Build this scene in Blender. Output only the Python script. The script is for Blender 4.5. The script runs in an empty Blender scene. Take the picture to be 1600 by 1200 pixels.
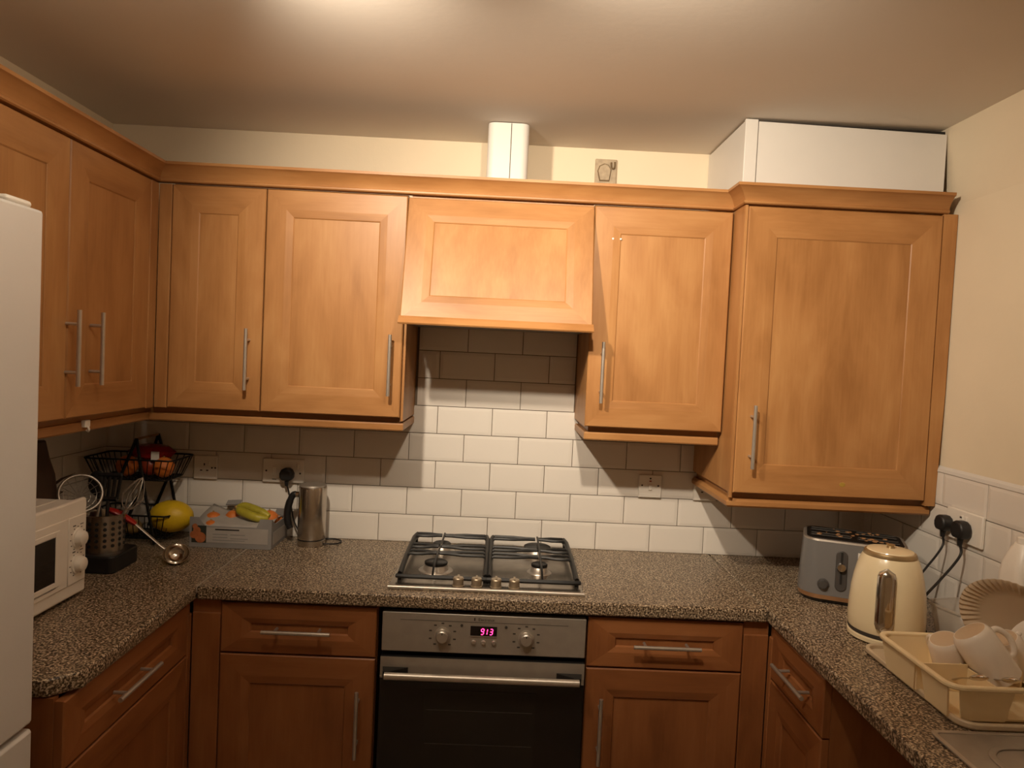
import bpy, bmesh, math, random
from mathutils import Vector, Matrix, Euler
random.seed(7)
SC = bpy.context.scene
C = SC.collection
PI = math.pi
H = 0.91                       # worktop height; heights below are given relative to the worktop top
XL, XR, ZC = -1.12, 1.722, 1.48

# ------------------------------------------------------------------ camera, world, lamps, exposure
def set_camera():
    yaw, pit, rol, f = 0.0164012, -0.0368277, 0.046981, 1112.74
    fw = Vector((math.sin(yaw)*math.cos(pit), math.cos(yaw)*math.cos(pit), math.sin(pit)))
    r = Vector((math.cos(yaw), -math.sin(yaw), 0)); u = r.cross(fw)
    c, s = math.cos(rol), math.sin(rol)
    r2 = c*r + s*u; u2 = -s*r + c*u
    M = Matrix((r2, u2, -fw)).transposed().to_4x4()
    M.translation = Vector((0.326915, -2.63887, 0.700167 + H))
    cd = bpy.data.cameras.new('camera'); o = bpy.data.objects.new('camera', cd); C.objects.link(o)
    cd.sensor_width = 36; cd.lens = f/1600*36; cd.clip_start = .02
    o.matrix_world = M; SC.camera = o
set_camera()
SC.view_settings.view_transform = 'Standard'; SC.view_settings.look = 'None'
SC.view_settings.gamma = 1; SC.view_settings.use_curve_mapping = False
SC.cycles.diffuse_bounces = 10; SC.cycles.max_bounces = 14
SC.view_settings.exposure = 0.37
w = bpy.data.worlds.new('world'); SC.world = w; w.use_nodes = True
w.node_tree.nodes['Background'].inputs[0].default_value = (1, .85, .68, 1)
w.node_tree.nodes['Background'].inputs[1].default_value = .05
# two adjustable ceiling spot heads aimed at the cabinets, with some spill from each bulb
LAMPS = [((-.14, -1.45, 1.40), (.20, -.30, .95), 62, 4.2), ((.44, -1.66, 1.40), (1.0, -.30, .90), 62, 4.0)]
WARM = (1, .83, .635)
for pos, aim, p, spill in LAMPS:
    l = bpy.data.lights.new('spot_head', 'SPOT'); l.energy = p; l.color = WARM; l.shadow_soft_size = .03
    l.spot_size = math.radians(98); l.spot_blend = 1
    o = bpy.data.objects.new('spot_head', l); C.objects.link(o); o.location = (pos[0], pos[1], pos[2] + H)
    o.rotation_euler = (Vector(aim) - Vector(pos)).to_track_quat('-Z', 'Y').to_euler()
    l = bpy.data.lights.new('bulb_spill', 'POINT'); l.energy = spill; l.color = WARM; l.shadow_soft_size = .03
    o = bpy.data.objects.new('bulb_spill', l); C.objects.link(o); o.location = (pos[0], pos[1], pos[2] + H)

# ------------------------------------------------------------------ materials
def nt(name):
    m = bpy.data.materials.new(name); m.use_nodes = True
    n = m.node_tree.nodes; return m, n, m.node_tree.links, n['Principled BSDF']
def plain(name, col, rough=.5, metal=0, spec=.5, bump=0, bscale=60, var=0, vscale=12, trans=0, emit=0, coat=0, alpha=1):
    m, n, L, b = nt(name)
    b.inputs['Base Color'].default_value = (*col, 1); b.inputs['Roughness'].default_value = rough
    b.inputs['Metallic'].default_value = metal; b.inputs['Specular IOR Level'].default_value = spec
    b.inputs['Transmission Weight'].default_value = trans; b.inputs['Coat Weight'].default_value = coat
    b.inputs['Alpha'].default_value = alpha
    if emit:
        b.inputs['Emission Color'].default_value = (*col, 1); b.inputs['Emission Strength'].default_value = emit
    tc = n.new('ShaderNodeTexCoord')
    nz = n.new('ShaderNodeTexNoise'); nz.inputs['Scale'].default_value = vscale; nz.inputs['Detail'].default_value = 4
    L.new(tc.outputs['Object'], nz.inputs['Vector'])
    if var:
        mx = n.new('ShaderNodeMixRGB'); mx.blend_type = 'MULTIPLY'; mx.inputs[0].default_value = 1
        rp = n.new('ShaderNodeValToRGB'); rp.color_ramp.elements[0].position = .3; rp.color_ramp.elements[1].position = .7
        v = 1 - var; rp.color_ramp.elements[0].color = (v, v, v, 1); rp.color_ramp.elements[1].color = (1, 1, 1, 1)
        L.new(nz.outputs['Fac'], rp.inputs[0]); L.new(rp.outputs[0], mx.inputs[1])
        mx.inputs[2].default_value = (*col, 1); L.new(mx.outputs[0], b.inputs['Base Color'])
    if bump:
        nb = n.new('ShaderNodeTexNoise'); nb.inputs['Scale'].default_value = bscale; nb.inputs['Detail'].default_value = 3
        L.new(tc.outputs['Object'], nb.inputs['Vector'])
        bp = n.new('ShaderNodeBump'); bp.inputs['Strength'].default_value = bump; bp.inputs['Distance'].default_value = .004
        L.new(nb.outputs['Fac'], bp.inputs['Height']); L.new(bp.outputs[0], b.inputs['Normal'])
    return m
def wood(name, axis, dark, mid, light, rough=.42):
    m, n, L, b = nt(name)
    tc = n.new('ShaderNodeTexCoord'); oi = n.new('ShaderNodeObjectInfo')
    add = n.new('ShaderNodeVectorMath'); add.operation = 'MULTIPLY_ADD'
    L.new(oi.outputs['Random'], add.inputs[0]); add.inputs[1].default_value = (17, 23, 11); L.new(tc.outputs['Object'], add.inputs[2])
    def noise(sc, st, det, dist=0):
        mp = n.new('ShaderNodeMapping'); v = [sc]*3; v[axis] = sc*st; mp.inputs['Scale'].default_value = v
        L.new(add.outputs[0], mp.inputs[0])
        z = n.new('ShaderNodeTexNoise'); z.inputs['Scale'].default_value = 1; z.inputs['Detail'].default_value = det
        z.inputs['Distortion'].default_value = dist; L.new(mp.outputs[0], z.inputs['Vector']); return z
    a = noise(11, .30, 5, .45); f = noise(130, .06, 3)
    mx = n.new('ShaderNodeMath'); mx.operation = 'MULTIPLY_ADD'; L.new(f.outputs['Fac'], mx.inputs[0]); mx.inputs[1].default_value = .20
    sb = n.new('ShaderNodeMath'); sb.operation = 'MULTIPLY_ADD'; L.new(a.outputs['Fac'], sb.inputs[0]); sb.inputs[1].default_value = .84; sb.inputs[2].default_value = -.02
    L.new(sb.outputs[0], mx.inputs[2])
    rp = n.new('ShaderNodeValToRGB'); e = rp.color_ramp.elements
    e[0].position = .30; e[0].color = (*dark, 1); e[1].position = .72; e[1].color = (*light, 1)
    k = e.new(.5); k.color = (*mid, 1)
    L.new(mx.outputs[0], rp.inputs[0]); L.new(rp.outputs[0], b.inputs['Base Color'])
    b.inputs['Roughness'].default_value = rough; b.inputs['Specular IOR Level'].default_value = .35
    return m
WD, WM, WL = (.30, .135, .043), (.392, .187, .065), (.465, .244, .092)
M = {}
M['wood_v'] = wood('cherry_wood_upright', 2, WD, WM, WL)
M['wood_h'] = wood('cherry_wood_level', 0, WD, WM, WL)
M['wood_y'] = wood('cherry_wood_deep', 1, WD, WM, WL)
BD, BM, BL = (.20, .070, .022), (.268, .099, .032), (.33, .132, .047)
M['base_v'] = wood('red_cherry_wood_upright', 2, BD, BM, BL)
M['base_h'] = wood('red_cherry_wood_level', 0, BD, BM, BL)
M['paint'] = plain('cream_wall_paint', (.76, .665, .50), .75, bump=.15, bscale=45, var=.05, vscale=3)
M['ceiling'] = plain('off_white_ceiling_paint', (.76, .72, .655), .85, bump=.05, bscale=60, var=.05, vscale=2)
M['tile'] = plain('white_glazed_tile', (.74, .70, .64), .16, spec=.5, var=.03, vscale=5)
M['grout'] = plain('brown_grey_grout', (.22, .175, .13), .9, var=.3, vscale=20)
M['floor'] = plain('pale_beige_vinyl_floor', (.46, .39, .31), .5, var=.3, vscale=6)
M['steel'] = plain('brushed_steel', (.56, .51, .45), .36, .75, var=.12, vscale=30)
M['hobsteel'] = plain('mottled_hob_steel', (.42, .375, .32), .26, .92, var=.35, vscale=14)  # dark steel, its tone varying at random over the plate
M['steel_d'] = plain('satin_dark_steel', (.40, .36, .31), .42, .55, var=.1, vscale=30)
M['polish'] = plain('polished_brushed_steel', (.60, .55, .49), .24, 1, var=.15, vscale=25)
M['chrome'] = plain('chrome', (.62, .58, .53), .12, 1, var=.1, vscale=15)
M['black'] = plain('black_enamel', (.008, .0075, .007), .42, spec=.3, var=.2)
M['blackp'] = plain('black_plastic', (.012, .011, .011), .45, var=.2)
M['glass_b'] = plain('black_oven_glass', (.010, .0075, .007), .08, var=.1)
M['glass_w'] = plain('dark_oven_window', (.016, .013, .011), .10, var=.3, vscale=8)
M['white'] = plain('white_plastic', (.80, .76, .69), .35, var=.03)
M['whitep'] = plain('white_gloss_paint', (.66, .64, .60), .45, bump=.25, bscale=14, var=.04, vscale=6)
M['fridge'] = plain('white_fridge_enamel', (.66, .655, .64), .38, bump=.05, bscale=120, var=.03)
M['cream'] = plain('cream_plastic', (.84, .69, .43), .4, var=.06)
M['cream_t'] = plain('beige_tray_plastic', (.60, .49, .34), .35, var=.08)
M['kettle'] = plain('cream_kettle_enamel', (.84, .72, .48), .25, coat=.3, var=.03)
M['ceramic'] = plain('white_ceramic', (.80, .74, .66), .22, var=.03)
M['ceramic_b'] = plain('beige_ceramic', (.55, .43, .30), .3, var=.06)
M['grey'] = plain('grey_toaster_enamel', (.165, .16, .157), .35, var=.04)
M['track'] = plain('dark_grey_trim', (.085, .08, .078), .35, .3, var=.1)
M['copper'] = plain('copper_trim', (.50, .28, .14), .35, .6, var=.2)
M['knobm'] = plain('worn_beige_metal', (.42, .34, .24), .4, .6, var=.3, vscale=60)
M['brass'] = plain('worn_brass', (.46, .33, .17), .35, .6, var=.25, vscale=30)
M['dark'] = plain('dark_void', (.012, .010, .008), .8, var=.3)
M['card'] = plain('grey_printed_card', (.27, .26, .25), .7, var=.12, vscale=18)
M['card_l'] = plain('pale_grey_printed_card', (.40, .37, .335), .65, var=.1, vscale=25)
M['orange'] = plain('orange_peel', (.72, .20, .03), .45, bump=.3, bscale=400, var=.15)
M['redfruit'] = plain('red_apple_skin', (.42, .06, .02), .35, var=.5, vscale=30)
M['print_o'] = plain('printed_orange', (.48, .15, .05), .6, var=.3, vscale=60)
M['print_d'] = plain('printed_dark_green', (.03, .035, .025), .6, var=.3)
M['banana'] = plain('green_yellow_banana', (.46, .40, .035), .45, var=.3, vscale=30)
M['melon'] = plain('yellow_melon', (.78, .52, .015), .45, bump=.25, bscale=70, var=.12, vscale=25)
M['potato'] = plain('yellow_brown_potato', (.36, .22, .07), .7, var=.3, vscale=40)
M['redbag'] = plain('red_plastic_film', (.30, .012, .010), .15, var=.3)
M['redh'] = plain('red_handle_plastic', (.42, .02, .015), .3, var=.1)
M['bag'] = plain('dark_brown_paper', (.085, .048, .032), .8, bump=.6, bscale=18, var=.3)
M['pale'] = plain('pale_onion_skin', (.30, .22, .15), .6, var=.3, vscale=25)
M['old'] = plain('yellowed_old_plastic', (.46, .37, .25), .6, var=.3, vscale=60)
M['old_d'] = plain('grime_outline', (.17, .115, .055), .8, var=.3)
M['led'] = plain('pink_red_led', (1, .03, .16), .5, emit=5)
M['mark'] = plain('dark_print_and_shade', (.05, .042, .035), .6, var=.1)
M['clear'] = plain('cloudy_clear_plastic', (.62, .57, .50), .18, alpha=.42, var=.05)
M['bulb_dot'] = plain('red_neon_window', (.35, .05, .03), .4, var=.1)
M['stain'] = plain('yellow_stain', (.42, .27, .04), .6, var=.3, vscale=90)
M['edge'] = plain('worn_pale_edge', (.55, .48, .40), .6, var=.3, vscale=80)

def granite():
    m, n, L, b = nt('speckled_granite_laminate')
    tc = n.new('ShaderNodeTexCoord')
    nz = n.new('ShaderNodeTexNoise'); nz.inputs['Scale'].default_value = 205; nz.inputs['Detail'].default_value = 2.5; nz.inputs['Roughness'].default_value = .55
    L.new(tc.outputs['Object'], nz.inputs['Vector'])
    rp = n.new('ShaderNodeValToRGB'); e = rp.color_ramp.elements
    e[0].position = .37; e[0].color = (.020, .012, .008, 1); e[1].position = .66; e[1].color = (.68, .57, .42, 1)
    k = e.new(.455); k.color = (.088, .058, .035, 1); k = e.new(.52); k.color = (.245, .178, .112, 1); k = e.new(.59); k.color = (.42, .33, .225, 1)
    L.new(nz.outputs['Fac'], rp.inputs[0]); L.new(rp.outputs[0], b.inputs['Base Color'])
    b.inputs['Roughness'].default_value = .36; b.inputs['Specular IOR Level'].default_value = .4
    return m
M['granite'] = granite()

# ------------------------------------------------------------------ mesh helpers
class MB:
    def __init__(s): s.v = []; s.f = []
    def add(s, vs, fs):
        k = len(s.v); s.v += [tuple(v) for v in vs]; s.f += [tuple(i + k for i in f) for f in fs]; return s
    def box(s, x0, x1, y0, y1, z0, z1, T=None):
        vs = [Vector((x, y, z)) for z in (z0, z1) for y in (y0, y1) for x in (x0, x1)]
        if T: vs = [T @ v for v in vs]
        return s.add(vs, [(0, 2, 3, 1), (4, 5, 7, 6), (0, 1, 5, 4), (2, 6, 7, 3), (0, 4, 6, 2), (1, 3, 7, 5)])
    def tube(s, path, r, n=8, caps=True, flat=None):
        P = [Vector(p) for p in path]; k = len(P)
        R = r if isinstance(r, (list, tuple)) else [r]*k
        t0 = (P[1] - P[0]).normalized()
        up = Vector((0, 0, 1)) if abs(t0.z) < .9 else Vector((0, 1, 0))
        a = t0.cross(up).normalized(); rings = []; vs = []
        for i in range(k):
            t = (P[min(i+1, k-1)] - P[max(i-1, 0)])
            t = t.normalized() if t.length > 1e-9 else t0
            a = (a - t*a.dot(t)); a = a.normalized() if a.length > 1e-6 else t.orthogonal().normalized()
            b = t.cross(a)
            fx, fy = flat if flat else (1, 1)
            for j in range(n):
                q = 2*PI*j/n; vs.append(P[i] + a*math.cos(q)*R[i]*fx + b*math.sin(q)*R[i]*fy)
        fs = []
        for i in range(k-1):
            for j in range(n):
                j2 = (j+1) % n; fs.append((i*n+j, i*n+j2, (i+1)*n+j2, (i+1)*n+j))
        if caps: fs += [tuple(reversed(range(n))), tuple((k-1)*n + j for j in range(n))]
        return s.add(vs, fs)
    def lathe(s, prof, n=24, T=None, c=(0, 0)):
        vs = []; fs = []; k = len(prof)
        for (r, z) in prof:
            for j in range(n):
                q = 2*PI*j/n; v = Vector((c[0] + r*math.cos(q), c[1] + r*math.sin(q), z)); vs.append(T @ v if T else v)
        for i in range(k-1):
            for j in range(n):
                j2 = (j+1) % n; fs.append((i*n+j, i*n+j2, (i+1)*n+j2, (i+1)*n+j))
        if prof[0][0] > 1e-5: fs.append(tuple(reversed(range(n))))
        if prof[-1][0] > 1e-5: fs.append(tuple((k-1)*n+j for j in range(n)))
        return s.add(vs, fs)
    def ball(s, c, r, n=14, m=9, sq=(1, 1, 1), T=None, jit=0):
        vs = []; fs = []
        for i in range(m+1):
            th = PI*i/m
            for j in range(n):
                q = 2*PI*j/n; k = 1 + random.uniform(-jit, jit)
                v = Vector((r*sq[0]*math.sin(th)*math.cos(q)*k, r*sq[1]*math.sin(th)*math.sin(q)*k, r*sq[2]*math.cos(th)*k))
                if T: v = T @ v
                vs.append(v + Vector(c))
        for i in range(m):
            for j in range(n):
                j2 = (j+1) % n; fs.append((i*n+j, (i+1)*n+j, (i+1)*n+j2, i*n+j2))
        return s.add(vs, fs)
    def prism(s, poly, z0, z1, T=None):
        k = len(poly); vs = [Vector((x, y, z0)) for x, y in poly] + [Vector((x, y, z1)) for x, y in poly]
        if T: vs = [T @ v for v in vs]
        fs = [tuple(reversed(range(k))), tuple(range(k, 2*k))] + [(i, (i+1) % k, k+(i+1) % k, k+i) for i in range(k)]
        return s.add(vs, fs)
    def mesh(s, name, smooth=0):
        me = bpy.data.meshes.new(name); me.from_pydata(s.v, [], s.f); me.update()
        b = bmesh.new(); b.from_mesh(me); bmesh.ops.remove_doubles(b, verts=b.verts, dist=1e-6)
        bmesh.ops.recalc_face_normals(b, faces=b.faces); b.to_mesh(me); b.free()
        if smooth:
            for p in me.polygons: p.use_smooth = True
            me.set_sharp_from_angle(angle=math.radians(smooth))
        return me
def lab(o, label=None, cat=None, group=None, kind=None):
    if label: o['label'] = label
    if cat: o['category'] = cat
    if group: o['group'] = group
    if kind: o['kind'] = kind
    return o
def obj(name, mb, mat, parent=None, smooth=0, bev=0, seg=2, loc=None, label=None):
    me = mb if isinstance(mb, bpy.types.Mesh) else mb.mesh(name, smooth)
    if not me.materials: me.materials.append(M[mat])
    o = bpy.data.objects.new(name, me); C.objects.link(o)
    if parent: o.parent = parent
    if loc: o.location = loc
    if label: o['label'] = label
    if bev:
        b = o.modifiers.new('bevel', 'BEVEL'); b.width = bev; b.segments = seg; b.limit_method = 'ANGLE'; b.angle_limit = math.radians(40)
        if seg > 1:
            for p in me.polygons: p.use_smooth = True
            me.set_sharp_from_angle(angle=math.radians(50))
    return o
def thing(name, label, cat, loc=(0, 0, 0), rz=0, group=None):
    o = bpy.data.objects.new(name, None); C.objects.link(o); o.empty_display_size = .05
    o.location = (loc[0], loc[1], loc[2] + H); o.rotation_euler = (0, 0, rz)
    return lab(o, label, cat, group)
def smooth_path(pts, k=6):
    P = [Vector(p) for p in pts]; out = []
    for i in range(len(P)-1):
        a, b, c, d = P[max(i-1, 0)], P[i], P[i+1], P[min(i+2, len(P)-1)]
        for j in range(k):
            t = j/k; out.append(.5*((2*b) + (c-a)*t + (2*a-5*b+4*c-d)*t*t + (3*b-a-3*c+d)*t**3))
    out.append(P[-1]); return out
def rrect(x0, x1, y0, y1, r, n=6):
    out = []
    for cx, cy, a in ((x1-r, y0+r, -PI/2), (x1-r, y1-r, 0), (x0+r, y1-r, PI/2), (x0+r, y0+r, PI)):
        for i in range(n+1):
            q = a + PI/2*i/n; out.append((cx + r*math.cos(q), cy + r*math.sin(q)))
    return out
def text_mesh(txt, size, ext=.0004):
    cu = bpy.data.curves.new('lettering', 'FONT'); cu.body = txt; cu.size = size; cu.extrude = ext; cu.align_x = 'CENTER'
    o = bpy.data.objects.new('lettering', cu); C.objects.link(o)
    dg = bpy.context.evaluated_depsgraph_get(); me = bpy.data.meshes.new_from_object(o.evaluated_get(dg))
    bpy.data.objects.remove(o); bpy.data.curves.remove(cu)
    me.transform(Matrix.Rotation(PI/2, 4, 'X')); me.materials.clear(); return me

# ------------------------------------------------------------------ the room
def struct(name, mb, mat, label=None):
    o = obj(name, mb, mat); o.location.z = H; return lab(o, label, kind='structure')
YR = -3.7
wall_back = struct('wall_back', MB().box(XL-.1, XR+.1, 0, .1, -H, ZC+.05), 'paint')
wall_left = struct('wall_left', MB().box(XL-.1, XL, YR, 0, -H, ZC+.05), 'paint')
# right wall: plaster leans in slightly towards the ceiling
RW = [(XR, -H), (XR, 1.24), (XR-.035, ZC), (XR-.035, ZC+.05), (XR+.14, ZC+.05), (XR+.14, -H)]
wall_right = struct('wall_right', MB().add([(x, y, z) for y in (YR, 0) for x, z in RW],
    [tuple(range(6)), tuple(range(11, 5, -1))] + [(i, (i+1) % 6, 6+(i+1) % 6, 6+i) for i in range(6)]), 'paint')
struct('wall_rear', MB().box(XL-.1, XR+.14, YR-.1, YR, -H, ZC+.05), 'paint')
struct('floor', MB().box(XL-.1, XR+.14, YR-.1, .1, -H-.1, -H), 'floor')
struct('ceiling', MB().box(XL-.1, XR+.14, YR-.1, .1, ZC, ZC+.1), 'ceiling')

TW, TH = .202, .1018
tile_cache = {}
def tile_mesh(w, h):
    k = (round(w, 3), round(h, 3))
    if k not in tile_cache:
        b = min(.011, w*.4); t0, t1 = -.0068, -.0082
        ring = lambda i, y: [(i, y, i), (w-i, y, i), (w-i, y, h-i), (i, y, h-i)]
        vs = ring(0, 0) + ring(0, t0) + ring(b, t1)
        fs = [(3, 2, 1, 0), (8, 9, 10, 11)]
        for a in (0, 4):
            fs += [(a+i, a+(i+1) % 4, a+4+(i+1) % 4, a+4+i) for i in range(4)]
        me = bpy.data.meshes.new('tile'); me.from_pydata(vs, [], fs); me.update(); me.materials.append(M['tile']); tile_cache[k] = me
    return tile_cache[k]
def tiles(parent, org, rz, u0, u1, rows, ph, skip=None, z1=None):
    g = .0026
    for r in rows:
        off = 0 if r % 2 else .5
        i = math.floor((u0 - ph)/TW) - 1
        while True:
            a = ph + (i + off)*TW; b = a + TW; i += 1
            if a > u1: break
            a2, b2 = max(a, u0), min(b, u1)
            lo, hi = u0, u1
            if skip:
                lo, hi = skip(r); a2, b2 = max(a, lo), min(b, hi)
            if b2 - a2 < .012: continue
            o = bpy.data.objects.new('tile', tile_mesh(b2-a2-g, TH-g)); C.objects.link(o); o.parent = parent
            p = Matrix.Rotation(rz, 3, 'Z') @ Vector((a2+g/2, 0, 0))
            o.location = (org[0]+p.x, org[1]+p.y, r*TH + g/2); o.rotation_euler = (0, 0, rz)
tiles(wall_back, (0, -.003), 0, XL, XR, range(0, 8), 0, skip=lambda r: (XL+.0085, XR-.0085) if r < 5 else (.022, .604))
obj('grout', MB().box(XL, XR, -.0045, 0, .0, 5*TH), 'grout', wall_back); obj('grout', MB().box(.015, .61, -.0045, 0, 5*TH, 8*TH-.002), 'grout', wall_back)
# left wall: local x runs towards the back wall
tiles(wall_left, (XL+.003, 0), PI/2, -1.19, -.0015, range(0, 5), -.066-.101)
obj('grout', MB().box(XL, XL+.0045, -1.19, 0, 0, 5*TH), 'grout', wall_left)
tiles(wall_right, (XR-.003, 0), -PI/2, .0015, 2.3, range(0, 4), .567-.101)
obj('grout', MB().box(XR-.0045, XR, -2.3, 0, 0, 4*TH), 'grout', wall_right)
obj('caulk_ledge', MB().add([(XR, y, z) if k else (XR-q, y, z) for y in (-2.3, -.30) for q, z, k in ((.013, 4*TH, 0), (.011, 4*TH+.010, 0), (.003, 4*TH+.018, 0), (0, 4*TH, 1))],
    [(0, 1, 2, 3), (7, 6, 5, 4), (0, 4, 5, 1), (1, 5, 6, 2), (2, 6, 7, 3), (3, 7, 4, 0)]), 'whitep', wall_right)

# ------------------------------------------------------------------ cabinet joinery
def door_parts(parent, name, x0, x1, z0, z1, y, stile=.088, rail=None, t=.020, T=None, flat=.062, label=None, wd='wood', dp=.42):
    """a framed front: recessed panel with four mitred frame members and, outside, the handle. Front face at y, facing -y."""
    rail = rail or stile
    rc = .0012 + .0095*dp
    tr = lambda v: (T @ Vector(v)) if T else Vector(v)
    vs = MB().box(x0+stile-.012, x1-stile+.012, y+rc, y+t, z0+rail-.012, z1-rail+.012, T)
    d = obj(name, vs, wd + '_v', parent, label=label)
    def prof(s):
        f = flat*s/.088
        return [(0, t), (0, .003), (.003, 0), (f, 0), (s-.003, .0048*dp), (s, .0095*dp), (s, t)]
    ps, pr = prof(stile), prof(rail)
    for side in range(4):
        vs = []
        for (us, v), (ur, _) in zip(ps, pr):
            if side == 0: a, b = (x0+us, z0+ur), (x1-us, z0+ur)
            elif side == 1: a, b = (x1-us, z0+ur), (x1-us, z1-ur)
            elif side == 2: a, b = (x1-us, z1-ur), (x0+us, z1-ur)
            else: a, b = (x0+us, z1-ur), (x0+us, z0+ur)
            vs += [tr((a[0], y+v, a[1])), tr((b[0], y+v, b[1]))]
        k = len(ps)
        fs = [(2*i, 2*i+1, 2*((i+1) % k)+1, 2*((i+1) % k)) for i in range(k)]
        fs += [tuple(2*i for i in range(k)), tuple(2*i+1 for i in reversed(range(k)))]
        obj('stile' if side % 2 else 'rail', MB().add(vs, fs), wd + ('_v' if side % 2 else '_h'), d)
    return d
def handle(door, x, y, z, L=.196, vert=True, off=.034, r=.0058):
    m = MB(); h = L/2; s = .062
    if vert:
        m.tube([(x, y-off, z-h), (x, y-off, z+h)], r, 10)
        for q in (-s, s): m.tube([(x, y, z+q), (x, y-off, z+q)], .0045, 8)
    else:
        m.tube([(x-h, y-off, z), (x+h, y-off, z)], r, 10)
        for q in (-s, s): m.tube([(x+q, y, z), (x+q, y-off, z)], .0045, 8)
    obj('handle', m, 'steel', door, smooth=40, label='thin steel bar handle on two posts')
YU = -.335
def carcass(parent, x0, x1, z0, z1, yf, yb=-.002, t=.018):
    m = MB(); m.box(x0, x0+t, yf, yb, z0, z1); m.box(x1-t, x1, yf, yb, z0, z1)
    m.box(x0+t, x1-t, yf, yb, z0, z0+t); m.box(x0+t, x1-t, yf, yb, z1-t, z1); m.box(x0+t, x1-t, yb-.006, yb, z0+t, z1-t)
    return obj('carcass', m, 'wood_v', parent)

# back wall units
u = thing('wall_cabinet', 'narrow wooden wall cabinet in the left corner above the fruit crate', 'cabinet', (-.595, 0, .476))
lx = lambda x: x + .595
carcass(u, lx(-.745), lx(-.4455), .0115, .731, YU+.021)
d = door_parts(u, 'door', lx(-.743), lx(-.447), .013, .725, YU); handle(d, lx(-.485), YU, .655-.476)
obj('corner_post', MB().box(lx(-.785), lx(-.745), YU, YU+.02, .011, .726), 'wood_v', u, bev=.002, seg=1)
u = thing('wall_cabinet', 'wider wooden wall cabinet directly left of the cooker hood', 'cabinet', (-.219, 0, .476))
lx = lambda x: x + .219
carcass(u, lx(-.4445), lx(.0045), .0115, .731, YU+.021)
obj('end_panel', MB().box(lx(.005), lx(.014), YU+.021, -.002, 0, .33), 'wood_v', u)
d = door_parts(u, 'door', lx(-.443), lx(.0045), .013, .725, YU); handle(d, lx(-.030), YU, .657-.476)
u = thing('wall_cabinet', 'wooden wall cabinet between the cooker hood and the tall cabinet', 'cabinet', (.831, 0, .476))
lx = lambda x: x - .831
carcass(u, lx(.6065), lx(1.053), .0115, .731, YU+.021)
d = door_parts(u, 'door', lx(.6065), lx(1.053), .013, .725, YU); handle(d, lx(.651), YU, .666-.476)
for q in (.668, .693):  # pale dots
    obj('sticky_dot', MB().lathe([(0, -.0015), (.003, -.001), (.0035, 0)], 8, Matrix.Translation((lx(q), YU, 1.098-.476)) @ Matrix.Rotation(-PI/2, 4, 'X')), 'white', d, label='small pale dot stuck on the door frame')
# tall (boiler) unit
YT = -.44
u = thing('wall_cabinet', 'tall deep wooden wall cabinet at the right, over the toaster', 'cabinet', (1.38, 0, .296))
lx = lambda x: x - 1.38
carcass(u, lx(1.0585), lx(1.674), .016, .911, YT+.021)
d = door_parts(u, 'door', lx(1.068), lx(1.672), .016, .905, YT, stile=.094); handle(d, lx(1.112), YT, .491-.296)
obj('front_post', MB().box(lx(1.0580), lx(1.0665), YT+.006, YT+.02, 0, .909), 'wood_v', u)
obj('filler_panel', MB().add([(lx(x), y, z) for z, x1 in ((-.0, 1.708), (.35, 1.717), (.911, 1.719)) for y in (YT+.004, YT+.022) for x in (1.675, x1)],
    [(0, 1, 3, 2), (8, 10, 11, 9)] + [f for k in (0, 4) for f in ((k, k+4, k+5, k+1), (k+1, k+5, k+7, k+3), (k+3, k+7, k+6, k+2), (k+2, k+6, k+4, k))]), 'wood_v', u)
# left wall unit (local x towards the back wall, front faces +x)
XU = -.785
obj('stain', MB().lathe([(.010, 0), (.009, .0007), (0, .0009)], 12, Matrix.Translation((lx(1.410), YT, .352-.296)) @ Matrix.Rotation(PI/2, 4, 'X') @ Matrix.Scale(.7, 4, (0, 1, 0))), 'stain', d, label='small yellow stain on the lower door frame')
u = thing('wall_cabinet', 'two-door wooden wall cabinet on the left wall beside the fridge', 'cabinet', (XL, -.79, .476), PI/2)
F = -(XU - XL)
carcass(u, -.41, .405, .0115, .731, F+.021)
d = door_parts(u, 'door', -.408, -.0115, .013, .725, F); handle(d, -.012-.037+.045-.01, F, .672-.476)
d2 = door_parts(u, 'door', -.0085, .405, .013, .725, F); handle(d2, .094, F, .672-.476)
obj('corner_post', MB().box(.4065, .4545, F, F+.02, .011, .726), 'wood_v', u, bev=.002, seg=1)

# cornice and pelmets: profile swept along the cabinet fronts
def sweep(parent, name, path, prof, mat='wood_h'):
    P = [Vector(p) for p in path]; k = len(P)
    nrm = []
    for i in range(k-1):
        dd = (P[i+1]-P[i]).normalized(); nrm.append(Vector((dd.y, -dd.x)))
    off = []
    for i in range(k):
        a = nrm[max(i-1, 0)]; b = nrm[min(i, k-2)]; off.append((a+b)/(1+a.dot(b)))
    n = len(prof)
    for i in range(k-1):
        dd = (P[i+1]-P[i]); L = dd.length; ang = math.atan2(dd.y, dd.x)
        R = Matrix.Rotation(-ang, 2)
        vs = []
        for j in (i, i+1):
            for o, z in prof:
                q = R @ (P[j] + off[j]*o - P[i]); vs.append((q.x, q.y, z))
        fs = [(a, (a+1) % n, n+(a+1) % n, n+a) for a in range(n)] + [tuple(reversed(range(n))), tuple(range(n, 2*n))]
        b = obj(name, MB().add(vs, fs), mat, parent, smooth=28)
        b.location = (P[i].x, P[i].y, 0); b.rotation_euler = (0, 0, ang)
t = thing('cornice', 'flared wooden cornice running along the tops of the wall cabinets', 'cornice', (0, 0, 1.2075))
cp = [(-.021, 0), (.003, 0), (.0065, .003), (.0065, .008), (.003, .011), (.005, .018), (.012, .030), (.024, .043), (.030, .047), (.034, .049), (.034, .0575), (-.021, .0575)]
sweep(t, 'cornice_length', [(XU, -1.20), (XU, YU), (1.055, YU), (1.055, YT), (1.686, YT)], cp)
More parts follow.
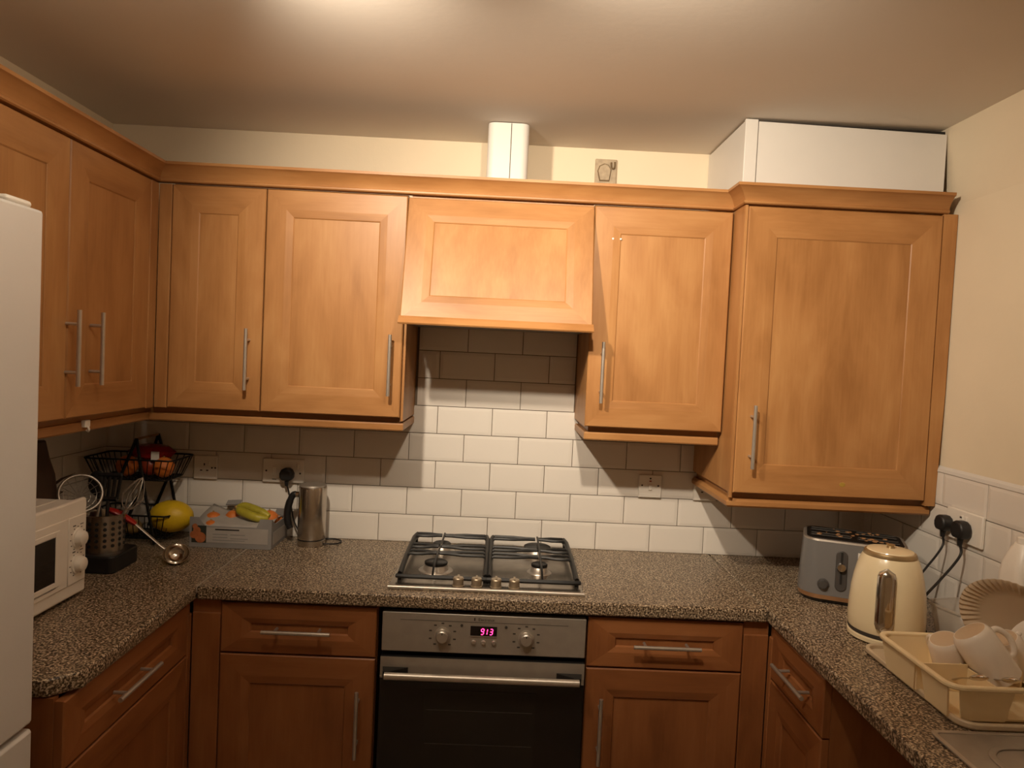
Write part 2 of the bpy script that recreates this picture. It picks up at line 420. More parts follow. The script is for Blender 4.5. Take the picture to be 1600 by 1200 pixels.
pp = [(-.016, 0), (.0, 0), (.003, .004), (.003, .021), (0, .026), (-.011, .026), (-.011, .044), (-.016, .044)]
t = thing('pelmet', 'wooden light pelmet under the left and corner wall cabinets', 'pelmet', (0, 0, .4425))
sweep(t, 'pelmet_length', [(XU-.030, -1.198), (XU-.030, YU+.030), (.012, YU+.030), (.012, -.004)], pp)
t = thing('pelmet', 'short wooden light pelmet under the cabinet right of the hood', 'pelmet', (0, 0, .4425))
sweep(t, 'pelmet_length', [(.612, -.004), (.612, YU+.030), (1.052, YU+.030)], pp)
t = thing('pelmet', 'chamfer-edged wooden light pelmet under the tall right cabinet', 'pelmet', (0, 0, .262))
sweep(t, 'pelmet_length', [(1.062, -.012), (1.062, YT+.027), (1.703, YT+.027)], [(-.016, 0), (.0, 0), (.006, .006), (.006, .018), (-.002, .028), (-.011, .028), (-.011, .049), (-.016, .049)])
t = thing('cable_clip', 'small white plastic clip stuck on the left pelmet', 'clip', (XU-.0265, -.667, .446))
obj('base', MB().box(-.003, .010, -.012, .012, .008, .028), 'white', t, bev=.002)
obj('hook', MB().tube(smooth_path([(.008, -.002, .012), (.014, -.002, .004), (.010, .002, -.003), (.004, .003, .001)]), .003, 6), 'white', t, smooth=50)

# cooker hood
u = thing('cooker_hood', 'wooden cooker hood with a sloping framed front above the hob', 'cooker hood', (.306, 0, .785))
lx = lambda x: x - .306
obj('carcass', MB().box(lx(.0165), lx(.6035), -.318, -.012, .036, .422), 'wood_v', u)
tilt = math.atan2(.100, .395)
T = Matrix.Translation((0, -.4335, .018)) @ Matrix.Rotation(-tilt, 4, 'X')
hd = door_parts(u, 'front', lx(.0075), lx(.604), 0, .408, 0, stile=.088, rail=.083, T=T)
lip = [(-.415, .004), (-.447, .0035), (-.450, .008), (-.4375, .0235), (-.430, .030), (-.415, .022)]
obj('lip', MB().add([(x, y, z) for x in (lx(.004), lx(.607)) for y, z in lip], [tuple(range(6)), tuple(range(11, 5, -1))] + [(i, (i+1) % 6, 6+(i+1) % 6, 6+i) for i in range(6)]), 'wood_h', u)
for x in (.0165, .595):
    obj('cheek', MB().add([(lx(x+q), y, z) for q in (0, .009) for y, z in ((-.318, .036), (-.318, .40), (-.335, .40), (-.412, .036))],
        [(0, 1, 2, 3), (7, 6, 5, 4)] + [(i, (i+1) % 4, 4+(i+1) % 4, 4+i) for i in range(4)]), 'wood_v', u)
obj('filter', MB().box(lx(.017), lx(.604), -.414, -.014, .012, .034), 'steel_d', u, label='dark steel grease filter under the hood')

# base units
YB = -.585
def base_unit(label, x0, x1, fx0, fx1, loc, rz, F, hx, hz, group=None, posts=(), hdraw=None, stile=.085):
    """carcass + plinth + drawer front + door; local x along the front"""
    u = thing('base_cabinet', label, 'cabinet', (*loc, -H), rz)
    z = lambda v: v + H
    m = MB(); tt = .018; yf = F+.021
    m.box(x0, x0+tt, yf, -.05, .15, z(-.040)); m.box(x1-tt, x1, yf, -.05, .15, z(-.040)); m.box(x0+tt, x1-tt, yf, -.05, .15, .168)
    m.box(x0+tt, x1-tt, -.056, -.05, .168, z(-.040)); m.box(x0+tt, x1-tt, yf, yf+.02, z(-.205), z(-.19))
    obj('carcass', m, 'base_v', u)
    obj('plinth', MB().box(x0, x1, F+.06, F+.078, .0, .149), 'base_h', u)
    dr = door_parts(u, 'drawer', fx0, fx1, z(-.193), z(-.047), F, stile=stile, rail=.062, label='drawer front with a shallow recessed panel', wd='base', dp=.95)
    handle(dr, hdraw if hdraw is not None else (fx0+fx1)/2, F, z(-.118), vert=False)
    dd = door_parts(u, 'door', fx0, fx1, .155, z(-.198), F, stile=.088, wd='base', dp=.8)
    if hx is not None: handle(dd, hx, F, z(hz))
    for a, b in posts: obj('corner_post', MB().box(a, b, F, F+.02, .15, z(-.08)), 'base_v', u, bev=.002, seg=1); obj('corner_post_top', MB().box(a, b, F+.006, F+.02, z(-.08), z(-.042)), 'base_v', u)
    return u
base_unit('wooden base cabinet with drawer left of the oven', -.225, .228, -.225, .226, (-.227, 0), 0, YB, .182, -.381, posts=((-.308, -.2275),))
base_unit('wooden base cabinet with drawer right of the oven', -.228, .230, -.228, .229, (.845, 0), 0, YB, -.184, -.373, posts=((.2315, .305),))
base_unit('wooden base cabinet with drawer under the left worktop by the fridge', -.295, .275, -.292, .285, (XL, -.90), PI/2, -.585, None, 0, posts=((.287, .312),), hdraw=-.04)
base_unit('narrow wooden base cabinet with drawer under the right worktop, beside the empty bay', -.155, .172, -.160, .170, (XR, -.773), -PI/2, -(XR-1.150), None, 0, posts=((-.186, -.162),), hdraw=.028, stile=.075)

# worktop
t = thing('worktop', 'speckled brown granite-look worktop running round three walls', 'worktop', (0, 0, -.038))
def slab(poly): return obj('worktop_length', MB().prism(poly, 0, .038), 'granite', t, bev=.006, seg=3)
slab([(XL+.002, -.002), (XL+.002, -1.200), (-.570, -1.200), (-.521, -1.150), (-.521, -.002)])
slab([(-.519, -.002), (-.519, -.600), (1.137, -.600), (1.137, -.002)])
slab([(1.1385, -.002), (1.1385, -2.20), (XR-.011, -2.20), (XR-.011, -.002)])
obj('joint_strip', MB().box(-.5213, -.5187, -.597, -.012, .02, .0384), 'edge', t, label='thin pale joint line in the worktop')

# hob
t = thing('gas_hob', 'stainless steel four-burner gas hob with black pan supports', 'hob', (.3135, -.295, .0005))
hx = lambda x: x - .3135
hy = lambda y: y + .295
obj('hob_plate', MB().prism(rrect(-.292, .292, -.252, .250, .008), 0, .006), 'hobsteel', t, bev=.003)
obj('front_trim', MB().tube([(-.2925, -.2515, .005), (.2925, -.2515, .005)], .0065, 10), 'steel', t, smooth=40)
for i, (x, y, R) in enumerate(((.147, -.365, .036), (.147, -.135, .030), (.485, -.125, .046), (.481, -.345, .026))):
    b = obj('burner', MB().lathe([(R*1.55, .006), (R*1.5, .008), (R*1.15, .009), (R*1.0, .024), (R*.92, .026), (0, .026)], 22, c=(hx(x), hy(y))), 'steel', t, smooth=35)
    obj('burner_cap', MB().lathe([(R*.9, .0262), (R*1.03, .027), (R*1.03, .033), (R*.92, .0355), (0, .036)], 22, c=(hx(x), hy(y))), 'black', b, smooth=35)
for x in (.228, .283, .342, .397):
    k = obj('knob', MB().lathe([(.018, .006), (.018, .009), (.0155, .010), (.0165, .029), (.0145, .032), (0, .032)], 18, c=(hx(x), hy(-.514))), 'knobm', t, smooth=35, label='worn metal hob knob')
    obj('grip', MB().box(hx(x)-.003, hx(x)+.003, hy(-.514)-.014, hy(-.514)+.014, .031, .036), 'knobm', k)
def pan_support(x0, x1, xc):
    y0, y1 = hy(-.486), hy(-.062)
    m = MB(); r = .0052
    m.tube(smooth_path([(hx(x0), y0+.01, .020), (hx(x0)+.012, y0, .020), (hx(x1)-.012, y0, .020), (hx(x1), y0+.01, .020)], 3), r*1.35, 6)
    for xx, s in ((x0, 1), (x1, -1)):
        q = [(hx(xx), y0+.01, .020), (hx(xx), y0+.10, .030), (hx(xx), y0+.22, .038), (hx(xx), y1-.05, .040), (hx(xx)+s*.006, y1-.005, .040)]
        m.tube(q, .0085, 8, flat=(1, 1.5))
        m.tube([(hx(xx), y0+.008, .022), (hx(xx), y0+.008, .0065)], .006, 6); m.tube([(hx(xx)+s*.004, y1-.02, .040), (hx(xx)+s*.004, y1-.02, .0065)], .006, 6)
    fr = obj('pan_support', m, 'black', t, smooth=45)
    for yc, zz, dy in ((y1-.022, .047, .017), (y1-.165, .046, .020), (y0+.185, .044, .020)):
        for s in (-1, 1):
            a = hx(x0) if s < 0 else hx(x1); c = hx(xc); g = -s*.010
            # hairpin: two wires that pinch towards the burner centre
            p = [(a, yc-dy, .036), (a-s*.012, yc-dy, zz), (a+(c-a)*.50, yc-dy, zz), (a+(c-a)*.78, yc-.007, zz), (c-g*.4, yc-.005, zz)]
            qv = [(a, yc+dy, .036), (a-s*.012, yc+dy, zz), (a+(c-a)*.50, yc+dy, zz), (a+(c-a)*.78, yc+.007, zz), (c-g*.4, yc+.005, zz)]
            obj('finger', MB().tube(p, .0053, 6).tube(qv, .0053, 6), 'black', fr, smooth=45)
    c = hx(xc)
    obj('finger', MB().tube([(c, y0, .022), (c, y0+.03, .040), (c, y0+.09, .047), (c+.004, y1-.10, .050), (c+.004, y1-.004, .050)], .0036, 6), 'black', fr, smooth=45)
pan_support(.046, .309, .147); pan_support(.320, .590, .483)

# oven
t = thing('oven', 'built-in stainless steel oven with black glass door and red clock', 'oven', (.3135, YB, -.775))
z = lambda v: v + .775
obj('housing', MB().box(-.297, .297, .022, .50, 0, z(-.044)), 'dark', t)
fa = obj('control_panel', MB().box(-.297, .297, -.006, .02, z(-.168), z(-.053)), 'steel_d', t, bev=.002)
obj('groove', MB().box(-.245, .245, -.0066, -.005, z(-.0745), z(-.0735)), 'mark', fa)
lt = text_mesh('Electrolux', .0115); lt.transform(Matrix.Translation((.005, -.0063, z(-.0695)))); obj('lettering', lt, 'mark', fa)
obj('lettering', MB().box(-.031, -.027, -.0067, -.006, z(-.0695), z(-.061)), 'mark', fa)
dsp = obj('display', MB().box(-.040, .037, -.0075, -.005, z(-.113), z(-.085)), 'glass_b', fa)
obj('display_edge', MB().box(-.041, .038, -.0085, -.005, z(-.116), z(-.1135)), 'steel', fa)
SEG = dict(a=(0, 1, .5, 1), b=(1, 1, 1, .5), c=(1, .5, 1, 0), d=(0, 0, 1, 0), e=(0, 0, 0, .5), f=(0, .5, 0, 1), g=(0, .5, 1, .5))
SEG['a'] = (0, 1, 1, 1)
def digit(x, ch):
    m = MB(); W, Hh = .0078, .0165; zb = z(-.1085)
    for s in {'9': 'abcdfg', '1': 'bc', '3': 'abcdg'}[ch]:
        ax, az, bx, bz = SEG[s]; sk = .0022
        a = Vector((x + ax*W + az*sk, 0, zb + az*Hh)); b = Vector((x + bx*W + bz*sk, 0, zb + bz*Hh))
        dv = (b-a).normalized(); pn = Vector((-dv.z, 0, dv.x))*.0011
        a2, b2 = a + dv*.0012, b - dv*.0012
        m.add([v + Vector((0, yy, 0)) for yy in (-.0075, -.0083) for v in (a2-pn, b2-pn, b2+pn, a2+pn)], [(0, 1, 2, 3), (7, 6, 5, 4), (0, 4, 5, 1), (1, 5, 6, 2), (2, 6, 7, 3), (3, 7, 4, 0)])
    obj('digit', m, 'led', dsp, label='glowing red-pink clock digit')
digit(-.010, '9'); digit(.000, '1'); digit(.0155, '3')
RX = Matrix.Rotation(PI/2, 4, 'X')
for x in (-.030, -.001, .029):
    obj('button', MB().lathe([(.0065, 0), (.0065, .004), (.005, .006), (0, .006)], 14, Matrix.Translation((x, -.006, z(-.132))) @ RX), 'steel', fa, smooth=35)
for x in (-.121, .123):
    kb = obj('knob', MB().lathe([(.0235, 0), (.0235, .003), (.0195, .004), (.0175, .021), (.015, .023), (0, .023)], 26, Matrix.Translation((x, -.006, z(-.115))) @ RX), 'steel', fa, smooth=35)
    obj('knob_mark', MB().box(x-.0015, x+.0015, -.030, -.028, z(-.107), z(-.1005)), 'mark', kb)
    m = MB()
    for q in (20, 55, 125, 160, 200, 235, 305, 340, 90):
        a = math.radians(q); cx, cz = x + .0375*math.cos(a), z(-.115) + .034*math.sin(a); m.box(cx-.004, cx+.004, -.0066, -.005, cz-.002, cz+.002)
    obj('dial_marks', m, 'mark', fa)
for x in (-.066, .063): obj('indicator', MB().lathe([(.004, 0), (.004, .002), (0, .0022)], 12, Matrix.Translation((x, -.006, z(-.0845))) @ RX), 'mark', fa)
dr = obj('door', MB().box(-.297, .297, -.010, .02, .012, z(-.183)), 'blackp', t)
obj('steel_band', MB().box(-.297, .297, -.013, -.0095, z(-.245), z(-.183)), 'steel_d', dr, label='brushed steel band across the top of the oven door')
obj('glass', MB().box(-.297, .297, -.013, -.0095, .012, z(-.2455)), 'glass_b', dr)
win = obj('window', MB().box(-.168, .160, -.0142, -.0128, .08, z(-.275)), 'glass_w', dr, label='faint darker inner window of the oven door')
for q in (-.335, -.435): obj('shelf_line', MB().box(-.160, .152, -.0148, -.0140, z(q), z(q)+.002), 'mark', dr)
hn = obj('handle', MB().tube([(-.279, -.050, z(-.223)), (.279, -.050, z(-.223))], .0105, 14), 'steel', dr, smooth=40, label='long round steel oven handle')
for s in (-1, 1):
    obj('bracket', MB().add([(s*x, y, z(q)) for q in (-.232, -.212) for x, y in ((.290, -.012), (.215, -.012), (.222, -.018), (.272, -.046), (.284, -.046))],
        [(0, 1, 2, 3, 4), (9, 8, 7, 6, 5)] + [(i, (i+1) % 5, 5+(i+1) % 5, 5+i) for i in range(5)]), 'blackp', dr)

# fridge
t = thing('fridge_freezer', 'tall white fridge freezer at the left edge, beside the worktop', 'fridge', (XL+.01, -1.564, -H), PI/2)
z = lambda v: v + H
FX = -(.550-.55 + (XL+.01+.55)*-1)      # door face depth from the wall
FX = -(-.552 - (XL+.01))
obj('body', MB().box(-.30, .30, FX+.052, -.0, .03, z(.925)), 'fridge', t, bev=.006)
obj('top_cap', MB().box(-.30, .297, FX+.02, -.01, z(.9255), z(.935)), 'white', t, bev=.004)
obj('hinge_cover', MB().box(.215, .285, FX+.012, FX+.07, z(.937), z(.950)), 'white', t, bev=.006)
ud = obj('door', MB().prism(rrect(-.30, .302, FX, FX+.050, .010), z(-.052), z(.936)), 'fridge', t, bev=.006, label='tall upper fridge door')
fd = obj('door', MB().prism(rrect(-.30, .302, FX, FX+.050, .010), .05, z(-.064)), 'fridge', t, bev=.006, label='lower freezer door')
obj('grip_recess_shade', MB().box(-.20, .13, FX-.0012, FX+.004, z(-.045), z(-.020)), 'mark', ud, bev=.002, label='dark strip painted as the shade of a grip recess at the door bottom')  # flat dark strip on the door face stands in for the recess shade
obj('feet', MB().box(-.27, .27, FX+.08, -.05, 0, .03), 'blackp', t)

# ------------------------------------------------------------------ things above the cabinets
t = thing('pipe_casing', 'white painted rounded pipe casing standing above the hood cabinet', 'pipe casing', (.3165, -.003, 1.208))
obj('casing', MB().prism(rrect(-.069, .069, -.243, 0, .026), 0, .2695), 'whitep', t, smooth=30)
obj('seam', MB().box(.0075, .010, -.2442, -.2425, 0.0, .268), 'mark', t, label='thin dark seam down the casing')
t = thing('boxing', 'white painted board boxing on top of the tall right cabinet', 'boxing', (1.055, 0, 1.268))
obj('side_board', MB().box(0, .016, -.392, -.003, 0, .206), 'whitep', t)
obj('corner_bead', MB().box(-.003, .037, -.407, -.3925, 0, .2085), 'whitep', t, bev=.002)
obj('front_board', MB().add([(x, y, q) for y in (-.404, -.393) for x, q in ((.0395, 0), (.632, 0), (.632, .192), (.0395, .203))],
    [(0, 1, 2, 3), (7, 6, 5, 4), (0, 4, 5, 1), (1, 5, 6, 2), (2, 6, 7, 3), (3, 7, 4, 0)]), 'whitep', t)
obj('backing', MB().box(.017, .635, -.391, -.380, 0, .205), 'dark', t)
# old fused outlet above the cabinets
t = thing('junction_box', 'yellowed old outlet plate on the wall above the cabinets', 'outlet', (.677, -.001, 1.352))
obj('plate', MB().box(-.040, .040, -.008, 0, 0, .090), 'old', t, bev=.003)
poly = [(-.020, .012), (-.028, .045), (-.022, .062), (-.006, .070), (.008, .066), (.017, .050), (.012, .012)]
T = Matrix.Translation((0, -.008, 0)) @ Matrix.Rotation(PI/2, 4, 'X')
obj('cover_outline', MB().prism([(x*1.13-.0, (q-.04)*1.1+.04) for x, q in poly], 0, .003, T), 'old_d', t)
obj('cover', MB().prism(poly, .0, .008, T), 'old', t, bev=.002)
obj('hook', MB().tube(smooth_path([(.018, -.011, .078), (.019, -.013, .060), (.026, -.014, .055), (.031, -.013, .063), (.031, -.010, .080)]), .003, 6), 'old_d', t, smooth=45)

# ------------------------------------------------------------------ sockets and plugs
def socket(label, cat, loc, rz, w, h):
    t = thing('wall_socket', label, cat, loc, rz)
    obj('plate', MB().box(-w/2, w/2, -.010, 0, 0, h), 'white', t, bev=.003); return t
def pins(t, x, zc):
    for dx, dz, a, b in ((0, .014, .0022, .004), (-.011, -.008, .004, .0022), (.011, -.008, .004, .0022)):
        obj('pin_hole', MB().box(x+dx-a, x+dx+a, -.0105, -.0095, zc+dz-b, zc+dz+b), 'mark', t)
def screw(t, x, zc): obj('screw', MB().lathe([(.0036, 0), (.003, .0012), (0, .0014)], 8, Matrix.Translation((x, -.010, zc)) @ RX), 'mark', t)
def rocker(t, x, zc, w=.010, h=.022): obj('switch', MB().box(x-w/2, x+w/2, -.0145, -.0095, zc-h/2, zc+h/2), 'white', t, bev=.0015)
s = socket('empty white socket on the back wall behind the wire fruit basket', 'socket', (-.740, -.0125, .203), 0, .086, .086)
pins(s, -.004, .040); screw(s, .024, .042); rocker(s, .013, .060, .007, .014); screw(s, .036, .042)
s = socket('double white socket on the back wall with a black plug in its right half', 'socket', (-.4555, -.0125, .202), 0, .152, .088)
rocker(s, -.031, .042, .015, .034); screw(s, -.062, .042); screw(s, .062, .036); rocker(s, .056, .062, .011, .022)
obj('lettering', MB().box(-.040, -.024, -.0105, -.0095, .010, .0125), 'mark', s)
s = socket('small white fused switch plate on the back wall right of the hob', 'switch', (.8995, -.0125, .205), 0, .086, .086)
rocker(s, 0, .040, .013, .022); screw(s, -.030, .046); screw(s, .030, .046); obj('neon', MB().box(-.004, .004, -.0108, -.0095, .060, .065), 'bulb_dot', s); screw(s, .0, .072)
obj('cord_outlet', MB().box(-.040, .040, -.0125, -.0095, .003, .015), 'white', s, bev=.001)
s = socket('white socket half hidden under the tall right cabinet', 'socket', (1.105, -.0125, .203), 0, .086, .086); pins(s, 0, .040)
s = socket('double white socket on the right wall holding two black plugs', 'socket', (XR-.0125, -.592, .222), -PI/2, .160, .092)
obj('switch', MB().box(-.010, .000, -.0145, -.0095, .055, .078), 'white', s, bev=.0015)
obj('switch', MB().box(.008, .018, -.0145, -.0095, .055, .078), 'white', s, bev=.0015)
obj('lettering', MB().box(-.012, -.003, -.0150, -.0140, .070, .075).box(.0, .010, -.0105, -.0095, .050, .053), 'mark', s)

def plug(label, loc, rz, cordpts, r=.0033, sz=1.0):
    t = thing('plug', label, 'plug', loc, rz)
    poly = [(-.017, -.020), (-.024, -.008), (-.025, .006), (-.018, .020), (-.007, .026), (.007, .026), (.018, .020), (.025, .006), (.024, -.008), (.017, -.020)]
    poly = [(x*sz, y*sz) for x, y in poly]
    obj('body', MB().prism(poly, 0, .034, Matrix.Rotation(PI/2, 4, 'X')), 'blackp', t, bev=.007, seg=3)
    obj('cord_grip', MB().tube([(0, -.017, -.018*sz), (0, -.018, -.040*sz)], [.009, .006], 10), 'blackp', t, smooth=40)
    pts = [Vector((0, -.018, -.034*sz))] + [Matrix.Rotation(-rz, 3, 'Z') @ (Vector(p) - Vector(loc)) for p in cordpts]
    obj('cord', MB().tube(smooth_path(pts, 8), r, 8), 'blackp', t, smooth=60, label='black power cord')
plug('black plug in the left back-wall socket feeding the steel frother', (-.4365, -.0226, .234), 0,
     [(-.430, -.030, .17), (-.418, -.040, .125), (-.400, -.045, .06), (-.36, -.05, .006), (-.31, -.045, .005), (-.26, -.035, .005), (-.225, -.06, .005), (-.235, -.10, .005), (-.275, -.118, .008)], r=.0028)
plug('black plug in the right wall socket, the one nearer the corner', (XR-.0226, -.527, .262), -PI/2,
     [(1.683, -.530, .200), (1.660, -.540, .170), (1.615, -.560, .130), (1.55, -.59, .07), (1.52, -.62, .015), (1.50, -.655, .006), (1.525, -.668, .006)])
plug('black plug in the right wall socket, the one nearer the dish rack', (XR-.0226, -.608, .260), -PI/2,
     [(1.683, -.614, .195), (1.655, -.628, .165), (1.60, -.655, .125), (1.53, -.685, .07), (1.50, -.70, .015), (1.49, -.725, .007), (1.522, -.735, .007)], r=.0038, sz=1.1)

# ------------------------------------------------------------------ left side of the worktop
# microwave (front faces +x)
t = thing('microwave', 'white microwave oven on the left worktop beside the fridge', 'microwave', (-.79, -.920, .001), PI/2)
obj('body', MB().box(-.225, .222, .012, .318, .012, .258), 'white', t, bev=.005)
for x in (-.19, .19):
    for y in (.04, .28): obj('foot', MB().lathe([(.012, 0), (.013, .012)], 10, c=(x, y)), 'blackp', t)
fr = obj('front_frame', MB().box(-.228, .228, -.006, .0115, .010, .266), 'white', t, bev=.006, seg=3)
dr = obj('door', MB().box(-.220, .140, -.0095, -.0055, .045, .225), 'white', t, bev=.003)
obj('window', MB().box(-.185, .085, -.0105, -.009, .075, .190), 'glass_b', dr)
m = MB(); 
for a in ((-.200, -.186, .060, .205), (.086, .102, .060, .205), (-.186, .086, .191, .205), (-.186, .086, .060, .074)): m.box(a[0], a[1], -.0115, -.009, a[2], a[3])
obj('window_frame', m, 'white', dr, bev=.0015, seg=1)
cpn = obj('control_panel', MB().box(.143, .220, -.0095, -.0055, .045, .225), 'white', t, bev=.003)
for zc, r in ((.165, .024), (.095, .024)):
    obj('knob', MB().lathe([(r+.003, 0), (r+.002, .003), (r-.002, .004), (r-.006, .018), (r-.009, .020), (0, .020)], 22, Matrix.Translation((.182, -.0095, zc)) @ RX), 'white', cpn, smooth=35)
    m = MB()
    for q in range(-60, 241, 30):
        a = math.radians(q); cx, cz = .182 + .032*math.cos(a), zc + .031*math.sin(a); m.box(cx-.0022, cx+.0022, -.0101, -.009, cz-.0012, cz+.0012)
    m.box(.160, .172, -.0101, -.009, zc+.034, zc+.037); m.box(.192, .206, -.0101, -.009, zc+.034, zc+.036)
    obj('dial_marks', m, 'mark', cpn)
m = MB()
for i in range(5): m.box(-.20, .20, .06+.05*i, .075+.05*i, .2575, .2595)
obj('top_ribs', m, 'white', t)

# dark paper bag and onion behind the microwave
def blob(prof, jit, n=14, sq=(1, 1)):
    m = MB(); vs = []; fs = []
    for i, (r, zz, ox, oy) in enumerate(prof):
        for j in range(n):
            q = 2*PI*j/n; k = r*(1+random.uniform(-jit, jit)); vs.append((ox + k*math.cos(q)*sq[0], oy + k*math.sin(q)*sq[1], zz))
    for i in range(len(prof)-1):
        for j in range(n):
            j2 = (j+1) % n; fs.append((i*n+j, i*n+j2, (i+1)*n+j2, (i+1)*n+j))
    fs += [tuple(reversed(range(n))), tuple((len(prof)-1)*n+j for j in range(n))]
    return m.add(vs, fs)
t = thing('paper_bag', 'crumpled dark brown paper bag behind the microwave in the corner', 'bag', (-1.046, -.520, .001))
obj('bag', blob([(.070, 0, 0, 0), (.078, .06, 0, 0), (.074, .14, 0, 0), (.070, .21, 0, 0), (.062, .28, 0, -.006), (.052, .33, 0, -.014), (.045, .385, 0, -.02)], .05, sq=(.80, 1.30)), 'bag', t, smooth=60)
m = MB()
for k, (a, L) in enumerate(((.3, .10), (.6, .085), (.95, .07), (.1, .06), (.75, .11))):
    dv = Vector((.35, math.cos(a)*.9, math.sin(a)*.5)); p0 = Vector((.02, .045, .15 + .022*k)); n_ = dv.cross(Vector((0, 0, 1))).normalized()
    m.tube([p0, p0+dv*L*.5+Vector((0, 0, .006)), p0+dv*L], [.010, .008, .001], 6, flat=(1, .3))
obj('torn_edge', m, 'bag', t, smooth=60)
t = thing('onion', 'pale onion resting on top of the microwave by the paper bag', 'onion', (-.985, -.765, .2615))
obj('bulb', MB().lathe([(.008, 0), (.024, .008), (.030, .022), (.027, .036), (.014, .047), (.005, .055), (.004, .064), (0, .066)], 16), 'pale', t, smooth=60)

# cutlery holder
t = thing('utensil_holder', 'perforated steel utensil holder on a black base beside the microwave', 'utensil holder', (-.868, -.452, .0005))
obj('base', MB().prism(rrect(-.085, .072, -.076, .076, .02), 0, .052), 'blackp', t, bev=.004)
R = .058
cyl = obj('cylinder', MB().lathe([(.03, .050), (R, .0505), (R, .163), (R+.0015, .166), (R-.001, .167), (R-.003, .163), (R-.003, .055), (.03, .054)], 32), 'polish', t, smooth=35)
for col in range(9):
    a = math.radians(-125 + 22*col)
    m = MB()
    for row in range(5):
        cz = .075 + row*.017
        Tm = Matrix.Rotation(a, 4, 'Z') @ Matrix.Translation((R-.0015, 0, cz)) @ Matrix.Rotation(PI/2, 4, 'Y')
        m.lathe([(.0052, 0), (.0052, .0022)], 10, Tm)
    obj('hole_column', m, 'dark', cyl)
def in_holder(name, label, cat): return thing(name, label, cat, (-.868, -.452, .056))
t = in_holder('sieve', 'round wire sieve with a pale rim standing in the utensil holder', 'sieve')
Tm = Matrix.Translation((-.062, -.020, .172)) @ Euler((math.radians(62), 0, math.radians(38))).to_matrix().to_4x4()
ring = [Tm @ Vector((.058*math.cos(2*PI*i/28), .058*math.sin(2*PI*i/28), 0)) for i in range(29)]
obj('rim', MB().tube(ring, .0045, 8, caps=False), 'steel', t, smooth=50)
m = MB()
for i in range(7):
    q = PI*i/7; m.tube([Tm @ Vector((.056*math.cos(q)*math.cos(s), .056*math.sin(q)*math.cos(s), .035*math.sin(abs(s)) - .035 if 0 else -.035*math.cos(s)**0*(1-abs(math.cos(s)))) ) for s in [PI*k/10 for k in range(11)]], .001, 4)
for rr, zz in ((.045, -.013), (.03, -.024), (.015, -.032)):
    m.tube([Tm @ Vector((rr*math.cos(2*PI*i/16), rr*math.sin(2*PI*i/16), zz)) for i in range(17)], .001, 4, caps=False)
obj('mesh_bowl', m, 'steel_d', t, smooth=60)
obj('handle', MB().tube([Tm @ Vector((.058, 0, 0)) , (-.02, -.012, .07), (-.004, 0, .004)], .004, 8), 'steel', t, smooth=50)
t = in_holder('slotted_turner', 'black slotted turner leaning in the utensil holder', 'turner')
m = MB()
for k in range(5): m.tube([(.014*k-.030, .02, .150), (.017*k-.034, .026, .222)], .0056, 6, flat=(1, .4))
m.tube([(-.031, .02, .150), (.027, .02, .150)], .008, 6); m.tube([(-.036, .026, .224), (.036, .026, .224)], .007, 6)
obj('blade', m, 'blackp', t, smooth=50); obj('handle', MB().tube([(0, .02, .157), (0, .012, .07), (.0, .0, .003)], .0055, 8), 'blackp', t, smooth=50)
t = in_holder('whisk', 'steel wire whisk leaning right in the utensil holder', 'whisk')
ax = Vector((.085, .03, .19)); p0 = Vector((.008, .004, .006)); dv = (ax-p0).normalized(); s1 = dv.cross(Vector((0, 1, .2))).normalized(); s2 = dv.cross(s1)
obj('handle', MB().tube([p0, p0+dv*.125], .006, 8), 'steel', t, smooth=50)
for k in range(4):
    q = PI*k/4; sd = s1*math.cos(q) + s2*math.sin(q)
    lp = [p0+dv*.125] + [p0 + dv*(.125 + .05*(1-math.cos(PI*i/8)) + 0) + sd*.030*math.sin(PI*i/8)*1 for i in range(1, 5)] + [p0+dv*.232] + [p0 + dv*(.125 + .05*(1-math.cos(PI*i/8))) - sd*.030*math.sin(PI*i/8) for i in range(4, 0, -1)] + [p0+dv*.125]
    obj('wire', MB().tube(smooth_path(lp, 3), .0014, 5), 'steel', t, smooth=60)
t = in_holder('serving_spoon', 'dark plastic serving spoon in the utensil holder', 'spoon')
obj('bowl', MB().ball((-.040, .030, .195), .030, 12, 8, (1, .35, 1.35)), 'blackp', t, smooth=60); obj('handle', MB().tube([(-.036, .03, .165), (-.010, .008, .005)], .005, 8), 'blackp', t, smooth=50)
# ladle resting on the holder rim
t = thing('ladle', 'steel ladle with red handle leaning from the utensil holder onto the worktop', 'ladle', (-.672, -.392, .001))
bc = Vector((0, 0, .030)); nb = Vector((.22, -.60, .76)).normalized()
Q = nb.to_track_quat('Z', 'Y').to_matrix().to_4x4()
prof = [(0, -.028), (.016, -.0255), (.029, -.017), (.036, -.004), (.0375, .002), (.0385, .002), (.037, -.005), (.030, -.019), (.0165, -.028), (0, -.0305)]
obj('bowl', MB().lathe(prof, 26, Matrix.Translation(bc) @ Q), 'chrome', t, smooth=50)
pts = [Vector((-.034, .012, .040)), Vector((-.055, .010, .052)), Vector((-.128, -.005, .121)), Vector((-.170, -.022, .155)), Vector((-.205, -.030, .170))]
obj('stem', MB().tube(smooth_path(pts[:3], 5), [.004]*11, 8, flat=(1.4, .8)), 'steel', t, smooth=50)
obj('grip', MB().tube(smooth_path(pts[2:], 5), [.008, .010, .011, .0115, .012, .0125, .0125, .012, .011, .010, .006], 10, flat=(1.3, .8)), 'redh', t, smooth=50, label='glossy red plastic grip')

